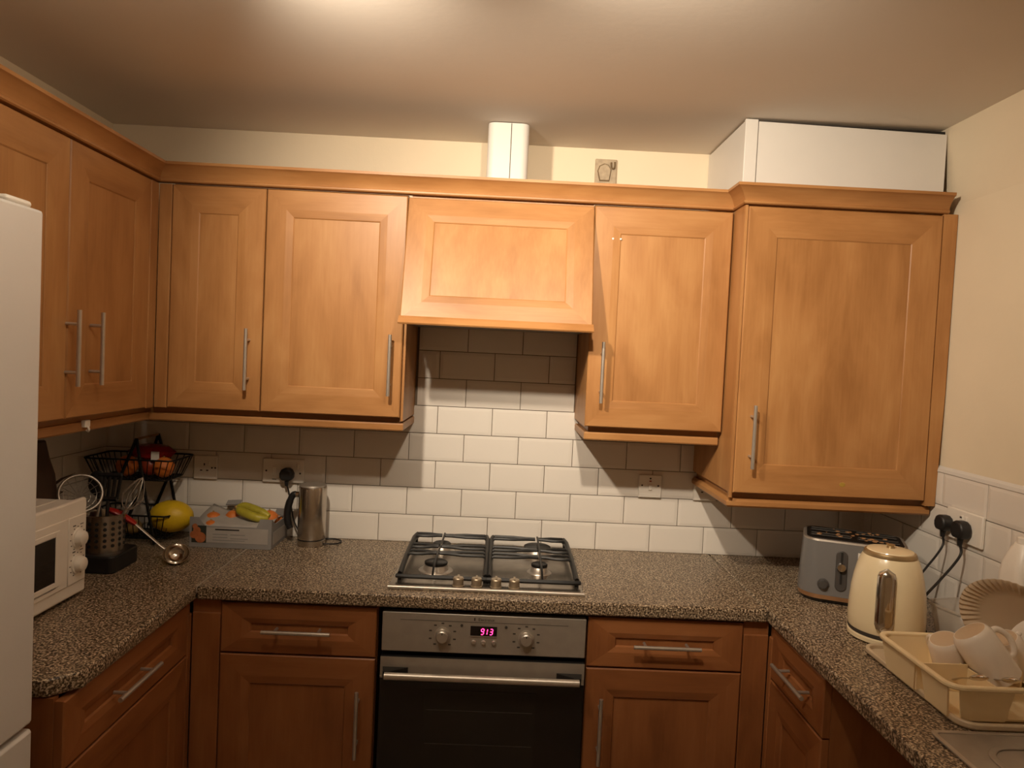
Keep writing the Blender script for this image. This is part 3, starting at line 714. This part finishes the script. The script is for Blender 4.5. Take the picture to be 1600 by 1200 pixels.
# wire fruit basket
t = thing('fruit_basket', 'two-tier black wire fruit basket in the left back corner', 'basket', (-.935, -.108, .001))
def wire_tier(z0, z1, L0, W0, L1, W1):
    m = MB(); r = .0022
    ring = lambda L, W, zz: [(x, y, zz) for x, y in rrect(-L/2, L/2, -W/2, W/2, .02, 4)]
    for L, W, zz, rr in ((L1, W1, z1, .0032), (L0, W0, z0, .0026)):
        q = ring(L, W, zz); q.append(q[0]); m.tube(q, rr, 6, caps=False)
    a = obj('tier', m, 'black', t, smooth=60)
    for i in range(13):
        f = -0.46 + .92*i/12; w = MB()
        w.tube([(f*L1, -W1/2, z1), (f*L0, -W0/2, z0), (f*L0, W0/2, z0), (f*L1, W1/2, z1)], r*.8, 5); obj('wire', w, 'black', a, smooth=60)
    for i in range(7):
        f = -.42 + .84*i/6; w = MB()
        w.tube([(-L1/2, f*W1, z1), (-L0/2, f*W0, z0), (L0/2, f*W0, z0), (L1/2, f*W1, z1)], r*.8, 5); obj('wire', w, 'black', a, smooth=60)
wire_tier(.218, .290, .250, .140, .305, .180); wire_tier(.014, .098, .235, .130, .285, .180)
for y in (-.097, .097):
    ya = y*.80
    obj('strap', MB().tube([(.024, ya, .362), (.060, y, .215), (.104, y, .004)], .0058, 6), 'black', t, smooth=40)
    obj('strap', MB().tube([(.024, ya, .362), (-.020, y, .225)], .0058, 6), 'black', t, smooth=40)
    obj('strap', MB().tube([(.059, y, .212), (.006, y, .075), (-.012, y, .020)], .0058, 6), 'black', t, smooth=40)
obj('handle_rod', MB().tube([(.024, -.078, .360), (.024, .078, .360)], .0045, 8), 'copper', t, smooth=50, label='copper coloured rod handle')
# fruit in the basket
def fruit(name, label, cat, c, r, mat, sq=(1, 1, 1), rz=0, group=None, jit=.0, stem=True):
    t = thing(name, label, cat, (c[0], c[1], c[2]-r*sq[2]), rz, group)
    o = obj('flesh' if 0 else 'skin', MB().ball((0, 0, r*sq[2]), r, 18, 12, sq, jit=jit), mat, t, smooth=80)
    if stem: obj('stem', MB().lathe([(.004, 0), (.003, .004), (0, .005)], 8, Matrix.Translation((0, 0, r*sq[2]*1.985))), 'potato', t)
    return t
bx, by = -.935, -.108
fruit('apple', 'orange-red apple at the left end of the upper basket tier', 'apple', (bx-.035, by-.020, .258), .036, 'orange')
fruit('apple', 'dark red apple in the middle of the upper basket tier', 'apple', (bx+.030, by+.012, .257), .035, 'redfruit')
fruit('apple', 'orange-red apple at the right end of the upper basket tier', 'apple', (bx+.092, by-.018, .258), .036, 'orange')
t = thing('fruit_bag', 'shiny red plastic fruit bag lying on the upper basket tier', 'bag', (bx+.035, by+.015, .275))
obj('film', blob([(.020, 0, 0, 0), (.062, .015, 0, 0), (.072, .035, 0, 0), (.055, .052, 0, 0), (.02, .060, 0, 0)], .10, n=16, sq=(1.1, .62)), 'redbag', t, smooth=25)
obj('white_label', MB().box(.018, .045, -.0475, -.0435, .008, .038), 'white', t, label='small white label on the red bag')
fruit('melon', 'yellow melon in the lower basket tier beside the crate', 'melon', (bx+.124, by-.020, .086), .062, 'melon', sq=(1.22, .92, .90))
fruit('potato', 'yellow-brown potato at the left end of the lower basket tier', 'potato', (bx-.075, by-.028, .048), .031, 'potato', (1.15, 1, .9), jit=.02, stem=False)
fruit('potato', 'yellow-brown potato in the middle of the lower basket tier', 'potato', (bx-.008, by-.030, .046), .029, 'potato', (1.2, 1, .9), jit=.02, stem=False)
t = thing('plastic_bag', 'crinkled clear plastic bag behind the potatoes in the lower tier', 'bag', (bx-.040, by+.030, .030))
obj('film', blob([(.02, 0, 0, 0), (.05, .02, 0, 0), (.048, .05, 0, 0), (.035, .075, .01, 0), (.012, .09, .01, 0)], .18, n=16, sq=(1.2, .6)), 'clear', t, smooth=20)

# fruit crate
t = thing('fruit_crate', 'grey printed cardboard fruit crate against the back wall', 'crate', (-.575, -.107, .0008))
W, D = .140, .093
ix = lambda x: x + .575
front = [(-W, 0), (W, 0), (W, .104), (W-.040, .104), (W-.052, .074), (-W+.052, .074), (-W+.030, .103), (-W, .103)]
TF = Matrix.Translation((0, -D, 0)) @ Matrix.Rotation(PI/2, 4, 'X')
fp = obj('front_panel', MB().prism(front, -.004, 0, TF), 'card', t)
obj('label_print', MB().box(-.082, W-.012, -D-.0009, -D+.0005, .018, .070), 'card_l', fp, label='pale grey printed band on the crate front')
obj('slot', MB().box(-.052, .030, -D-.0016, -D, .0615, .0655), 'dark', fp)
obj('print_ground', MB().box(-W+.008, -.0825, -D-.0009, -D+.0005, .016, .075), 'print_d', fp)
for x, zz, r in ((-.102, .034, .0185), (-.125, .043, .0125), (-.114, .058, .0125), (-.121, .072, .009)):
    obj('fruit_print', MB().lathe([(r, 0), (r, .0016), (0, .0017)], 18, Matrix.Translation((x, -D-.0003, zz)) @ RX), 'print_o', fp, label='round orange printed on the crate')
for i, (xx, yy, wv) in enumerate(((-.060, .045, .05), (-.06, .035, .05), (.0, .045, .05), (.0, .032, .06), (-.06, .025, .11))):
    obj('print_line', MB().box(xx, xx+wv, -D-.0012, -D, yy, yy+.003), 'card', fp)
obj('back_panel', MB().prism(front, 0, .004, Matrix.Translation((0, D, 0)) @ Matrix.Rotation(PI/2, 4, 'X')), 'card', t)
for s in (-1, 1):
    sp = obj('side_panel', MB().prism([(-D+.004, 0), (D-.004, 0), (D-.004, .104), (D-.045, .080), (-D+.045, .080), (-D+.004, .104)], 0, .004, Matrix.Translation((W-.004 if s > 0 else -W, 0, 0)) @ Matrix.Rotation(PI/2, 4, 'Z') @ Matrix.Rotation(PI/2, 4, 'X')), 'card', t)
    if s > 0: obj('label_print', MB().box(W-.0005, W+.0008, -D+.02, D-.03, .012, .055), 'card_l', sp, label='pale speckled print on the crate end')
obj('floor_panel', MB().box(-W+.004, W-.004, -D+.004, D-.004, 0, .004), 'card', t)
# grey liner sheet with a curled rear corner
vs = []; n1, n2 = 12, 8
for j in range(n2):
    for i in range(n1):
        x = -W+.012 + (2*W-.024)*i/(n1-1); y = -D+.009 + (2*D-.02)*j/(n2-1); f = j/(n2-1)
        zz = .070 + .012*f + .018*math.sin(f*PI)*.6 + max(0, (.35 - i/(n1-1)))*.085*f + .002*math.sin(i*2.1+j)
        vs.append((x, y, zz))
fs = [(j*n1+i, j*n1+i+1, (j+1)*n1+i+1, (j+1)*n1+i) for j in range(n2-1) for i in range(n1-1)]
ln = obj('liner', MB().add(vs, fs), 'card_l', t, smooth=60, label='pale grey card liner lying over the fruit')
md = ln.modifiers.new('thick', 'SOLIDIFY'); md.thickness = .0015
obj('curled_flap', MB().add([(-.075+.05*a, .055+.01*b, .118 + .006*b + .004*a) for b in (0, 1, 2) for a in (0, 1)] + [(-.075+.05*a, .057+.01*b, .114 + .006*b + .004*a) for b in (0, 1, 2) for a in (0, 1)],
    [(0, 1, 3, 2), (2, 3, 5, 4), (6, 8, 9, 7), (8, 10, 11, 9), (0, 6, 7, 1), (4, 5, 11, 10), (0, 2, 8, 6), (2, 4, 10, 8), (1, 7, 9, 3), (3, 9, 11, 5)]), 'card', t)
for lb, x, y, zz, r in (('orange poking through the crate liner at its far left', -.095, -.005, .074, .030), ('orange poking through the liner near the crate front', -.084, -.052, .058, .027),
                 ('orange just left of the bananas in the crate', -.034, .020, .079, .028), ('orange just right of the bananas in the crate', .098, .012, .083, .031), ('orange at the right rear of the crate beside the frother', .112, .055, .066, .022)):
    fruit('orange', lb, 'orange', (-.575+x, -.107+y, zz), r, 'orange')
t = thing('banana_bunch', 'two greenish-yellow bananas lying on the crate liner', 'banana', (-.545, -.135, .083))
def banana(p, r):
    q = smooth_path(p, 5); k = len(q); R = [r*(.35 + .65*min(1, math.sin(PI*(.06+.90*i/(k-1)))*1.35)) for i in range(k)]
    return MB().tube(q, R, 9)
obj('banana', banana([(-.042, .030, .034), (-.025, .012, .030), (.010, -.004, .022), (.045, -.010, .014), (.078, -.004, .012)], .0155), 'banana', t, smooth=60)
obj('banana', banana([(-.045, .035, .038), (-.020, .036, .043), (.015, .028, .036), (.050, .018, .026), (.078, .008, .017)], .015), 'banana', t, smooth=60)
obj('stalk', MB().tube([(-.040, .030, .034), (-.052, .036, .040)], [.008, .006], 8), 'potato', t, smooth=60)

# milk frother
t = thing('milk_frother', 'tall stainless steel milk frother jug with black handle by the back wall', 'frother', (-.322, -.108, .0008))
obj('base', MB().lathe([(.046, 0), (.048, .002), (.048, .020), (.047, .021), (0, .021)], 32), 'polish', t, smooth=35)
obj('gasket', MB().lathe([(.0465, .0205), (.0475, .0215), (.0475, .0245), (.0465, .025)], 32), 'blackp', t, smooth=35)
obj('body', MB().lathe([(.047, .025), (.0485, .030), (.0490, .205), (.0475, .210), (.045, .211)], 36), 'polish', t, smooth=35)
obj('lid', MB().lathe([(.0450, .209), (.0478, .211), (.046, .2165), (.03, .218), (0, .2185)], 32), 'steel_d', t, smooth=35, label='flat grey lid')
hp = [(-.045, 0, .175), (-.060, 0, .178), (-.072, 0, .172), (-.084, 0, .140), (-.088, 0, .105), (-.084, 0, .075), (-.076, 0, .055)]
hr = [.008]*6 + [.0105]*10 + [.0115]*16 + [.010]*5
hq = smooth_path(hp, 6)
obj('handle', MB().tube(hq, [hr[min(i, len(hr)-1)] for i in range(len(hq))], 10, flat=(1, 1.1)), 'blackp', t, smooth=50)
obj('handle_mount', MB().tube([(-.042, 0, .178), (-.062, 0, .178)], .010, 10), 'chrome', t, smooth=40)

# ------------------------------------------------------------------ right side of the worktop
def frustum_rr(w0, d0, w1, d1, r0, r1, levels, n=7):
    m = MB(); vs = []; fs = []; k = 4*(n+1)
    for f, zz in levels:
        ww, dd, r = w0+(w1-w0)*f, d0+(d1-d0)*f, r0+(r1-r0)*f
        vs += [(x, y, zz) for x, y in rrect(-ww/2, ww/2, -dd/2, dd/2, r, n)]
    for i in range(len(levels)-1):
        for j in range(k):
            j2 = (j+1) % k; fs.append((i*k+j, i*k+j2, (i+1)*k+j2, (i+1)*k+j))
    fs += [tuple(reversed(range(k))), tuple((len(levels)-1)*k+j for j in range(k))]
    return m.add(vs, fs)
t = thing('toaster', 'grey four-slice toaster with copper trim in the right corner', 'toaster', (1.450, -.452, .0008), math.radians(-23))
obj('foot_plate', frustum_rr(.28, .19, .30, .21, .05, .06, [(0, 0), (1, .012)]), 'blackp', t)
obj('copper_band', frustum_rr(.302, .212, .306, .216, .062, .064, [(0, .0125), (1, .0255)]), 'copper', t, smooth=35)
bd = obj('body', frustum_rr(.306, .216, .288, .196, .064, .045, [(0, .0258), (.3, .07), (.6, .12), (1, .186)]), 'grey', t, smooth=35)
obj('rim', frustum_rr(.289, .197, .286, .194, .046, .045, [(0, .1865), (1, .192)]), 'steel', t, smooth=35)
tp = obj('top_well', frustum_rr(.272, .176, .268, .172, .036, .035, [(0, .1905), (1, .1935)]), 'black', t)
for x in (-.066, .066):
    for y in (-.038, .038):
        obj('slot', MB().box(x-.058, x+.058, y-.014, y+.014, .1925, .1945), 'dark', t)
        obj('slot_wire', MB().tube([(x-.055, y-.016, .196), (x+.055, y-.016, .196)], .0012, 6).tube([(x-.055, y+.016, .196), (x+.055, y+.016, .196)], .0012, 6), 'mark', t, smooth=50)
m = MB()
for i in range(34): m.ball((random.uniform(-.10, .09), random.uniform(-.065, .065), .1965), random.uniform(.002, .009), 6, 4, (1, 1, .4))
obj('crumbs', m, 'copper', t, label='scatter of toasted crumbs'); bpy.data.objects[-1 if 0 else 'crumbs']['kind'] = 'stuff'
fy = -.1100
for x in (-.035, .090):
    lv = obj('lever_track', MB().prism([(x + a, b) for a, b in rrect(-.016, .016, .045, .165, .0155)], -.004, .0045, Matrix.Translation((0, fy+.001, 0)) @ Matrix.Rotation(math.radians(-3.5), 4, 'X') @ Matrix.Rotation(PI/2, 4, 'X')), 'track', bd, bev=.0015)
    obj('lever_slot', MB().box(x-.003, x+.003, fy-.005, fy-.0005, .060, .155, Matrix.Rotation(math.radians(-3.2), 4, 'X')), 'dark', bd)
    obj('lever_knob', MB().lathe([(.013, 0), (.014, .006), (.011, .013), (0, .014)], 18, Matrix.Translation((x, fy+.002, .118)) @ RX), 'chrome', bd, smooth=40)
obj('dial', MB().lathe([(.0165, 0), (.0165, .003), (.013, .004), (.012, .012), (0, .013)], 22, Matrix.Translation((-.083, fy+.001, .060)) @ RX), 'track', bd, smooth=40)
obj('sticker', MB().box(.008, .030, fy+.0065, fy+.010, .135, .165), 'white', bd, label='small white sticker on the toaster front')

t = thing('kettle', 'cream dome kettle with chrome handle standing before the toaster', 'kettle', (1.387, -.772, .0008), math.radians(0))
obj('base', MB().lathe([(.087, 0), (.093, .004), (.093, .013), (.089, .016), (0, .016)], 40), 'kettle', t, smooth=35)
obj('dark_band', MB().lathe([(.089, .0162), (.0912, .018), (.0917, .027), (0, .027)], 40), 'mark', t, smooth=35)
bp = [(.0912, .0272), (.0932, .034), (.0938, .060), (.0925, .095), (.0895, .130), (.0842, .163), (.0775, .192), (.0710, .211), (.0655, .221)]
obj('body', MB().lathe(bp, 44), 'kettle', t, smooth=50)
obj('collar', MB().lathe([(.0650, .2212), (.0655, .224), (.0620, .232), (.0590, .233), (0, .233)], 40), 'brass', t, smooth=35, label='brass coloured collar round the lid')
ld = obj('lid', MB().lathe([(.0575, .2332), (.0560, .236), (.030, .240), (0, .241)], 36), 'kettle', t, smooth=50)
obj('lid_knob', MB().lathe([(.010, .2405), (.008, .246), (.011, .250), (0, .252)], 16), 'brass', ld, smooth=40)
dv = Vector((-.53, -.848, 0)); sd = Vector((-dv.y, dv.x, 0))
def kr(zz):
    for (r0, z0), (r1, z1) in zip(bp, bp[1:]):
        if z0 <= zz <= z1: return r0 + (r1-r0)*(zz-z0)/(z1-z0)
def strip(half, z0, z1, o0, o1, n=16):
    vs = []; fs = []
    for i in range(n+1):
        zz = z0 + (z1-z0)*i/n; e = min(zz-z0, z1-zz)
        w_ = half*math.sqrt(max(0, 1-(1-min(1, e/half))**2)) + .0012
        for k, o in ((-1, o0), (-.8, o1*.8+o0*.2), (-.35, o1), (.35, o1), (.8, o1*.8+o0*.2), (1, o0)):
            rr = kr(zz); a_ = math.atan2(dv.y, dv.x) + k*w_/rr; vs.append((math.cos(a_)*(rr+o), math.sin(a_)*(rr+o), zz))
    for i in range(n):
        for j in range(6):
            j2 = (j+1) % 6; fs.append((i*6+j, i*6+j2, (i+1)*6+j2, (i+1)*6+j))
    fs += [tuple(reversed(range(6))), tuple(n*6+j for j in range(6))]
    return MB().add(vs, fs)
obj('handle_surround', strip(.0255, .036, .2010, -.004, .003), 'steel_d', t, smooth=50)
obj('handle', strip(.0225, .039, .198, -.003, .013), 'chrome', t, smooth=70, label='chrome strip handle facing forward')
obj('spout', MB().add([(-dv*.070 + sd*.024 + Vector((0, 0, .20))), (-dv*.070 - sd*.024 + Vector((0, 0, .20))), (-dv*.108 + Vector((0, 0, .214))), (-dv*.088 + Vector((0, 0, .165)))], [(0, 1, 2), (0, 2, 3), (1, 3, 2), (0, 3, 1)]), 'kettle', t)

# drip tray and dish rack
t = thing('drip_tray', 'beige plastic drip tray under the dish rack on the right worktop', 'tray', (1.48, -1.06, .0008))
def ring_wall(m, outer, inner, z0, z1):
    k = len(outer)
    vs = [(x, y, q) for q in (z0, z1) for ring in (outer, inner) for x, y in ring]
    fs = []
    for j in range(k):
        j2 = (j+1) % k
        fs += [(j, j2, 2*k+j2, 2*k+j), (k+j2, k+j, 3*k+j, 3*k+j2), (2*k+j, 2*k+j2, 3*k+j2, 3*k+j), (j2, j, k+j, k+j2)]
    return m.add(vs, fs)
obj('tray_floor', MB().prism(rrect(-.200, .21, -.200, .195, .035), 0, .005), 'cream_t', t)
obj('tray_lip', ring_wall(MB(), rrect(-.206, .216, -.206, .201, .04), rrect(-.196, .206, -.196, .191, .032), .003, .016), 'cream_t', t, bev=.003)
t = thing('dish_rack', 'cream plastic dish rack on its tray at the right edge', 'dish rack', (1.455, -1.108, .0065))
X0, X1, Y0, Y1, ZR = -.190, .185, -.136, .136, .080
obj('rim', ring_wall(MB(), rrect(X0-.012, X1+.012, Y0-.012, Y1+.012, .035), rrect(X0, X1, Y0, Y1, .026), ZR-.010, ZR), 'cream', t, bev=.003)
def wall_panel(a, b, name='wall_panel'):
    """thin tapering panel from the rim down to the rack foot, between plan points a, b"""
    (ax, ay), (bx_, by_) = a, b; cx, cy = 0, 0
    dx, dy = bx_-ax, by_-ay; L = math.hypot(dx, dy); nx, ny = -dy/L*.004, dx/L*.004
    s = .93
    mx, my = (ax+bx_)/2, (ay+by_)/2
    fa, fb = (mx+(ax-mx)*.80, my+(ay-my)*.80), (mx+(bx_-mx)*.80, my+(by_-my)*.80)
    ox, oy = (-nx*2.2, -ny*2.2)
    top = [(ax, ay), (bx_, by_), (bx_-nx, by_-ny), (ax-nx, ay-ny)]; bot = [(p[0]+ox*-1.0, p[1]+oy*-1.0) for p in (fa, fb, (fb[0]-nx, fb[1]-ny), (fa[0]-nx, fa[1]-ny))]
    obj(name, MB().add([(x, y, ZR-.008) for x, y in top] + [(x, y, .004) for x, y in bot], [(0, 1, 2, 3), (7, 6, 5, 4)] + [(i, 4+i, 4+(i+1) % 4, (i+1) % 4) for i in range(4)]), 'cream', t)
wall_panel((X0, Y1-.010), (X0, -.010)); wall_panel((X0, -.030), (X0, Y0+.012))
wall_panel((X0+.012, Y0), (X0+.125, Y0)); wall_panel((X0+.150, Y0), (X1-.02, Y0))
wall_panel((X1, Y0+.015), (X1, -.01)); wall_panel((X1, .01), (X1, Y1-.015)); wall_panel((X1-.015, Y1), (.02, Y1)); wall_panel((-.02, Y1), (X0+.015, Y1))
m = MB()
obj('floor_panel', MB().box(X0+.01, X1-.01, Y0+.01, Y1-.01, .0035, .0075), 'cream', t)
for y in (-.006,): obj('divider', MB().box(X0+.003, X0+.115, y-.002, y+.002, .008, ZR-.012), 'cream', t)
obj('divider', MB().box(X0+.115, X0+.119, Y0+.004, Y1-.004, .008, ZR-.020), 'cream', t)
for i in range(6):
    obj('slat', MB().box(X0+.15+i*.035, X0+.154+i*.035, .02, Y1-.01, .0078, .045), 'cream', t)
rk = (1.455, -1.108)
def mug(label, base, axis, hdir, R=.040, L=.092, mat='ceramic'):
    t = thing('mug', label, 'mug', base)
    Q = Vector(axis).normalized().to_track_quat('Z', 'X').to_matrix().to_4x4()
    obj('body', MB().lathe([(0, 0.002), (R*.80, 0), (R*.86, .003), (R*.97, .012), (R, L*.5), (R, L-.002), (R-.002, L), (R-.0045, L-.003), (R-.005, .012), (0, .008)], 30, Q), mat, t, smooth=40)
    obj('foot', MB().lathe([(R*.70, -.0006), (R*.79, .0004), (R*.79, .0022), (R*.70, .0018)], 28, Q), 'ceramic_b', t, smooth=40)
    hv = Q.inverted() @ Vector(hdir); a = math.atan2(hv.y, hv.x)
    pts = [Q @ (Matrix.Rotation(a, 4, 'Z') @ Vector((x, 0, zz))) for x, zz in ((R-.003, L*.78), (R+.014, L*.80), (R+.027, L*.66), (R+.028, L*.45), (R+.015, L*.26), (R-.003, L*.24))]
    obj('handle', MB().tube(smooth_path(pts, 5), .0058, 10, flat=(1, 1.2)), mat, t, smooth=60)
    return t
# leaning mug: foot up-left, mouth down-right
mug('white mug leaning upside down at the front of the rack, its handle to the right', (1.385, -1.105, .146), (.50, -.18, -.75), (.8, .2, .45), R=.043, L=.116)
mug('beige-white mug half hidden behind the leaning mug in the rack', (1.362, -1.055, .108), (.35, .10, -.80), (-.1, .9, .1), R=.037, L=.088, mat='ceramic')
mug('white mug at the right edge of the rack behind the mug handle', (1.500, -1.050, .114), (.45, .06, -.80), (.9, .3, .2), R=.038, L=.090)
def spoon(label, p0, p1, up, name='spoon'):
    t = thing(name, label, 'spoon', p0)
    d0 = Vector(p1)-Vector(p0); L = d0.length; dn = d0.normalized()
    Q = dn.to_track_quat('X', 'Z').to_matrix().to_4x4()
    obj('bowl', MB().ball((0, 0, 0), .024, 14, 8, (1.15, .62, .26), T=Q), 'chrome', t, smooth=70)
    obj('stem', MB().tube([dn*.024, dn*L*.5 + Vector((0, 0, .004)), dn*L], [.003, .0026, .0045], 8, flat=(1.4, .6)), 'chrome', t, smooth=60)
spoon('steel spoon with its bowl over the rack rim left of the leaning mug', (1.338, -1.212, .088), (1.355, -1.08, .020), 0)
spoon('steel spoon lying under the mouth of the leaning mug', (1.398, -1.222, .090), (1.43, -1.08, .022), 0)
# plates
t = thing('plate', 'large off-white plate with ribbed rim leaning behind the dish rack', 'plate', (1.600, -.958, .030))
npl = Vector((-.75, -.45, -.35)).normalized(); Q = npl.to_track_quat('Z', 'Y').to_matrix().to_4x4()
n = 96; R = .124; vs = []; fs = []
rings = [(0, -.014, 0), (.070, -.014, 0), (.082, -.010, .15), (.100, -.003, 1), (.120, .006, 1), (R, .008, .6), (R+.001, .010, .4), (.120, .011, 1), (.100, .002, 1), (.082, -.0045, .15), (.070, -.009, 0), (0, -.009, 0)]
for r, zz, a in rings:
    for j in range(n):
        q = 2*PI*j/n; k = a*.0022*(1 if j % 2 else -1); vs.append(Q @ Vector((r*math.cos(q), r*math.sin(q), zz + k)) + Vector((0, 0, .084)))
for i in range(len(rings)-1):
    for j in range(n):
        j2 = (j+1) % n; fs.append((i*n+j, i*n+j2, (i+1)*n+j2, (i+1)*n+j))
obj('plate_body', MB().add(vs, fs), 'ceramic_b', t, smooth=35)
t = thing('plate', 'plain white plate standing in the rack at the right edge', 'plate', (1.590, -1.085, .016))
npl = Vector((-.62, -.70, .40)).normalized(); Q = Matrix.Translation((0, 0, .072)) @ npl.to_track_quat('Z', 'Y').to_matrix().to_4x4()
obj('plate_body', MB().lathe([(0, -.008), (.055, -.008), (.075, .002), (.085, .004), (.086, .006), (.074, .0055), (.054, -.003), (0, -.003)], 40, Q), 'ceramic', t, smooth=40)
t = thing('plastic_tub', 'cloudy clear plastic tub standing between kettle and ribbed plate', 'tub', (1.600, -.762, .0008), math.radians(15))
m = frustum_rr(.095, .095, .125, .125, .02, .028, [(0, 0), (1, .085)])
o = obj('tub_body', MB().add(m.v, m.f[:-1]), 'clear', t, smooth=40); sm = o.modifiers.new('wall', 'SOLIDIFY'); sm.thickness = .002
obj('tub_rim', ring_wall(MB(), rrect(-.067, .067, -.067, .067, .03), rrect(-.062, .062, -.062, .062, .027), .083, .088), 'clear', t)
t = thing('milk_bottle', 'white plastic bottle with grip hole behind the ribbed plate by the right wall', 'bottle', (1.668, -.880, .0008))
obj('bottle_body', frustum_rr(.086, .086, .044, .044, .022, .02, [(0, 0), (0, .215), (.2, .245), (.75, .280), (1, .292)]), 'white', t, smooth=50)
obj('grip_hole', MB().lathe([(.008, 0), (.010, .001), (0, .0012)], 14, Matrix.Translation((.006, -.0415, .226)) @ RX), 'old_d', t)
obj('cap', MB().lathe([(.019, .2925), (.019, .306), (.016, .308), (0, .308)], 20), 'white', t, smooth=35)

GROUPS = {'wall_cabinet': 'wooden wall cabinets', 'base_cabinet': 'wooden base cabinets', 'pelmet': 'light pelmets under the wall cabinets', 'wall_socket': 'sockets and switches on the tiled walls',
    'plug': 'black plugs in the wall sockets', 'apple': 'fruit in the upper basket tier', 'potato': 'potatoes in the lower basket tier', 'orange': 'oranges in the crate', 'mug': 'mugs in the dish rack', 'spoon': 'spoons in the dish rack', 'plate': 'plates by the dish rack'}
for o in C.objects:
    if o.parent is None and o.get('category') and o.name.split('.')[0] in GROUPS and 'utensil' not in o['label']: o['group'] = GROUPS[o.name.split('.')[0]]

# sink
t = thing('sink', 'stainless steel sink drainer at the bottom right corner', 'sink', (1.455, -1.66, .0006))
SX0, SX1, SY0, SY1 = -.252, .225, -.45, .386
obj('drainer', MB().prism(rrect(SX0, SX1, SY0, SY1, .012), 0, .004), 'steel_d', t, bev=.002)
obj('drainer_edge', ring_wall(MB(), rrect(SX0-.001, SX1+.001, SY0-.001, SY1+.001, .012), rrect(SX0+.008, SX1-.008, SY0+.008, SY1-.008, .010), .003, .0065), 'steel', t, bev=.001, seg=1)
for k, inset in enumerate((.055, .105)):
    obj('pressed_ridge', ring_wall(MB(), rrect(SX0+inset, SX1-.03, SY0+.04, SY1-inset*.9, .06), rrect(SX0+inset+.012, SX1-.042, SY0+.052, SY1-inset*.9-.012, .05), .0035, .0075), 'steel_d', t, bev=.002)
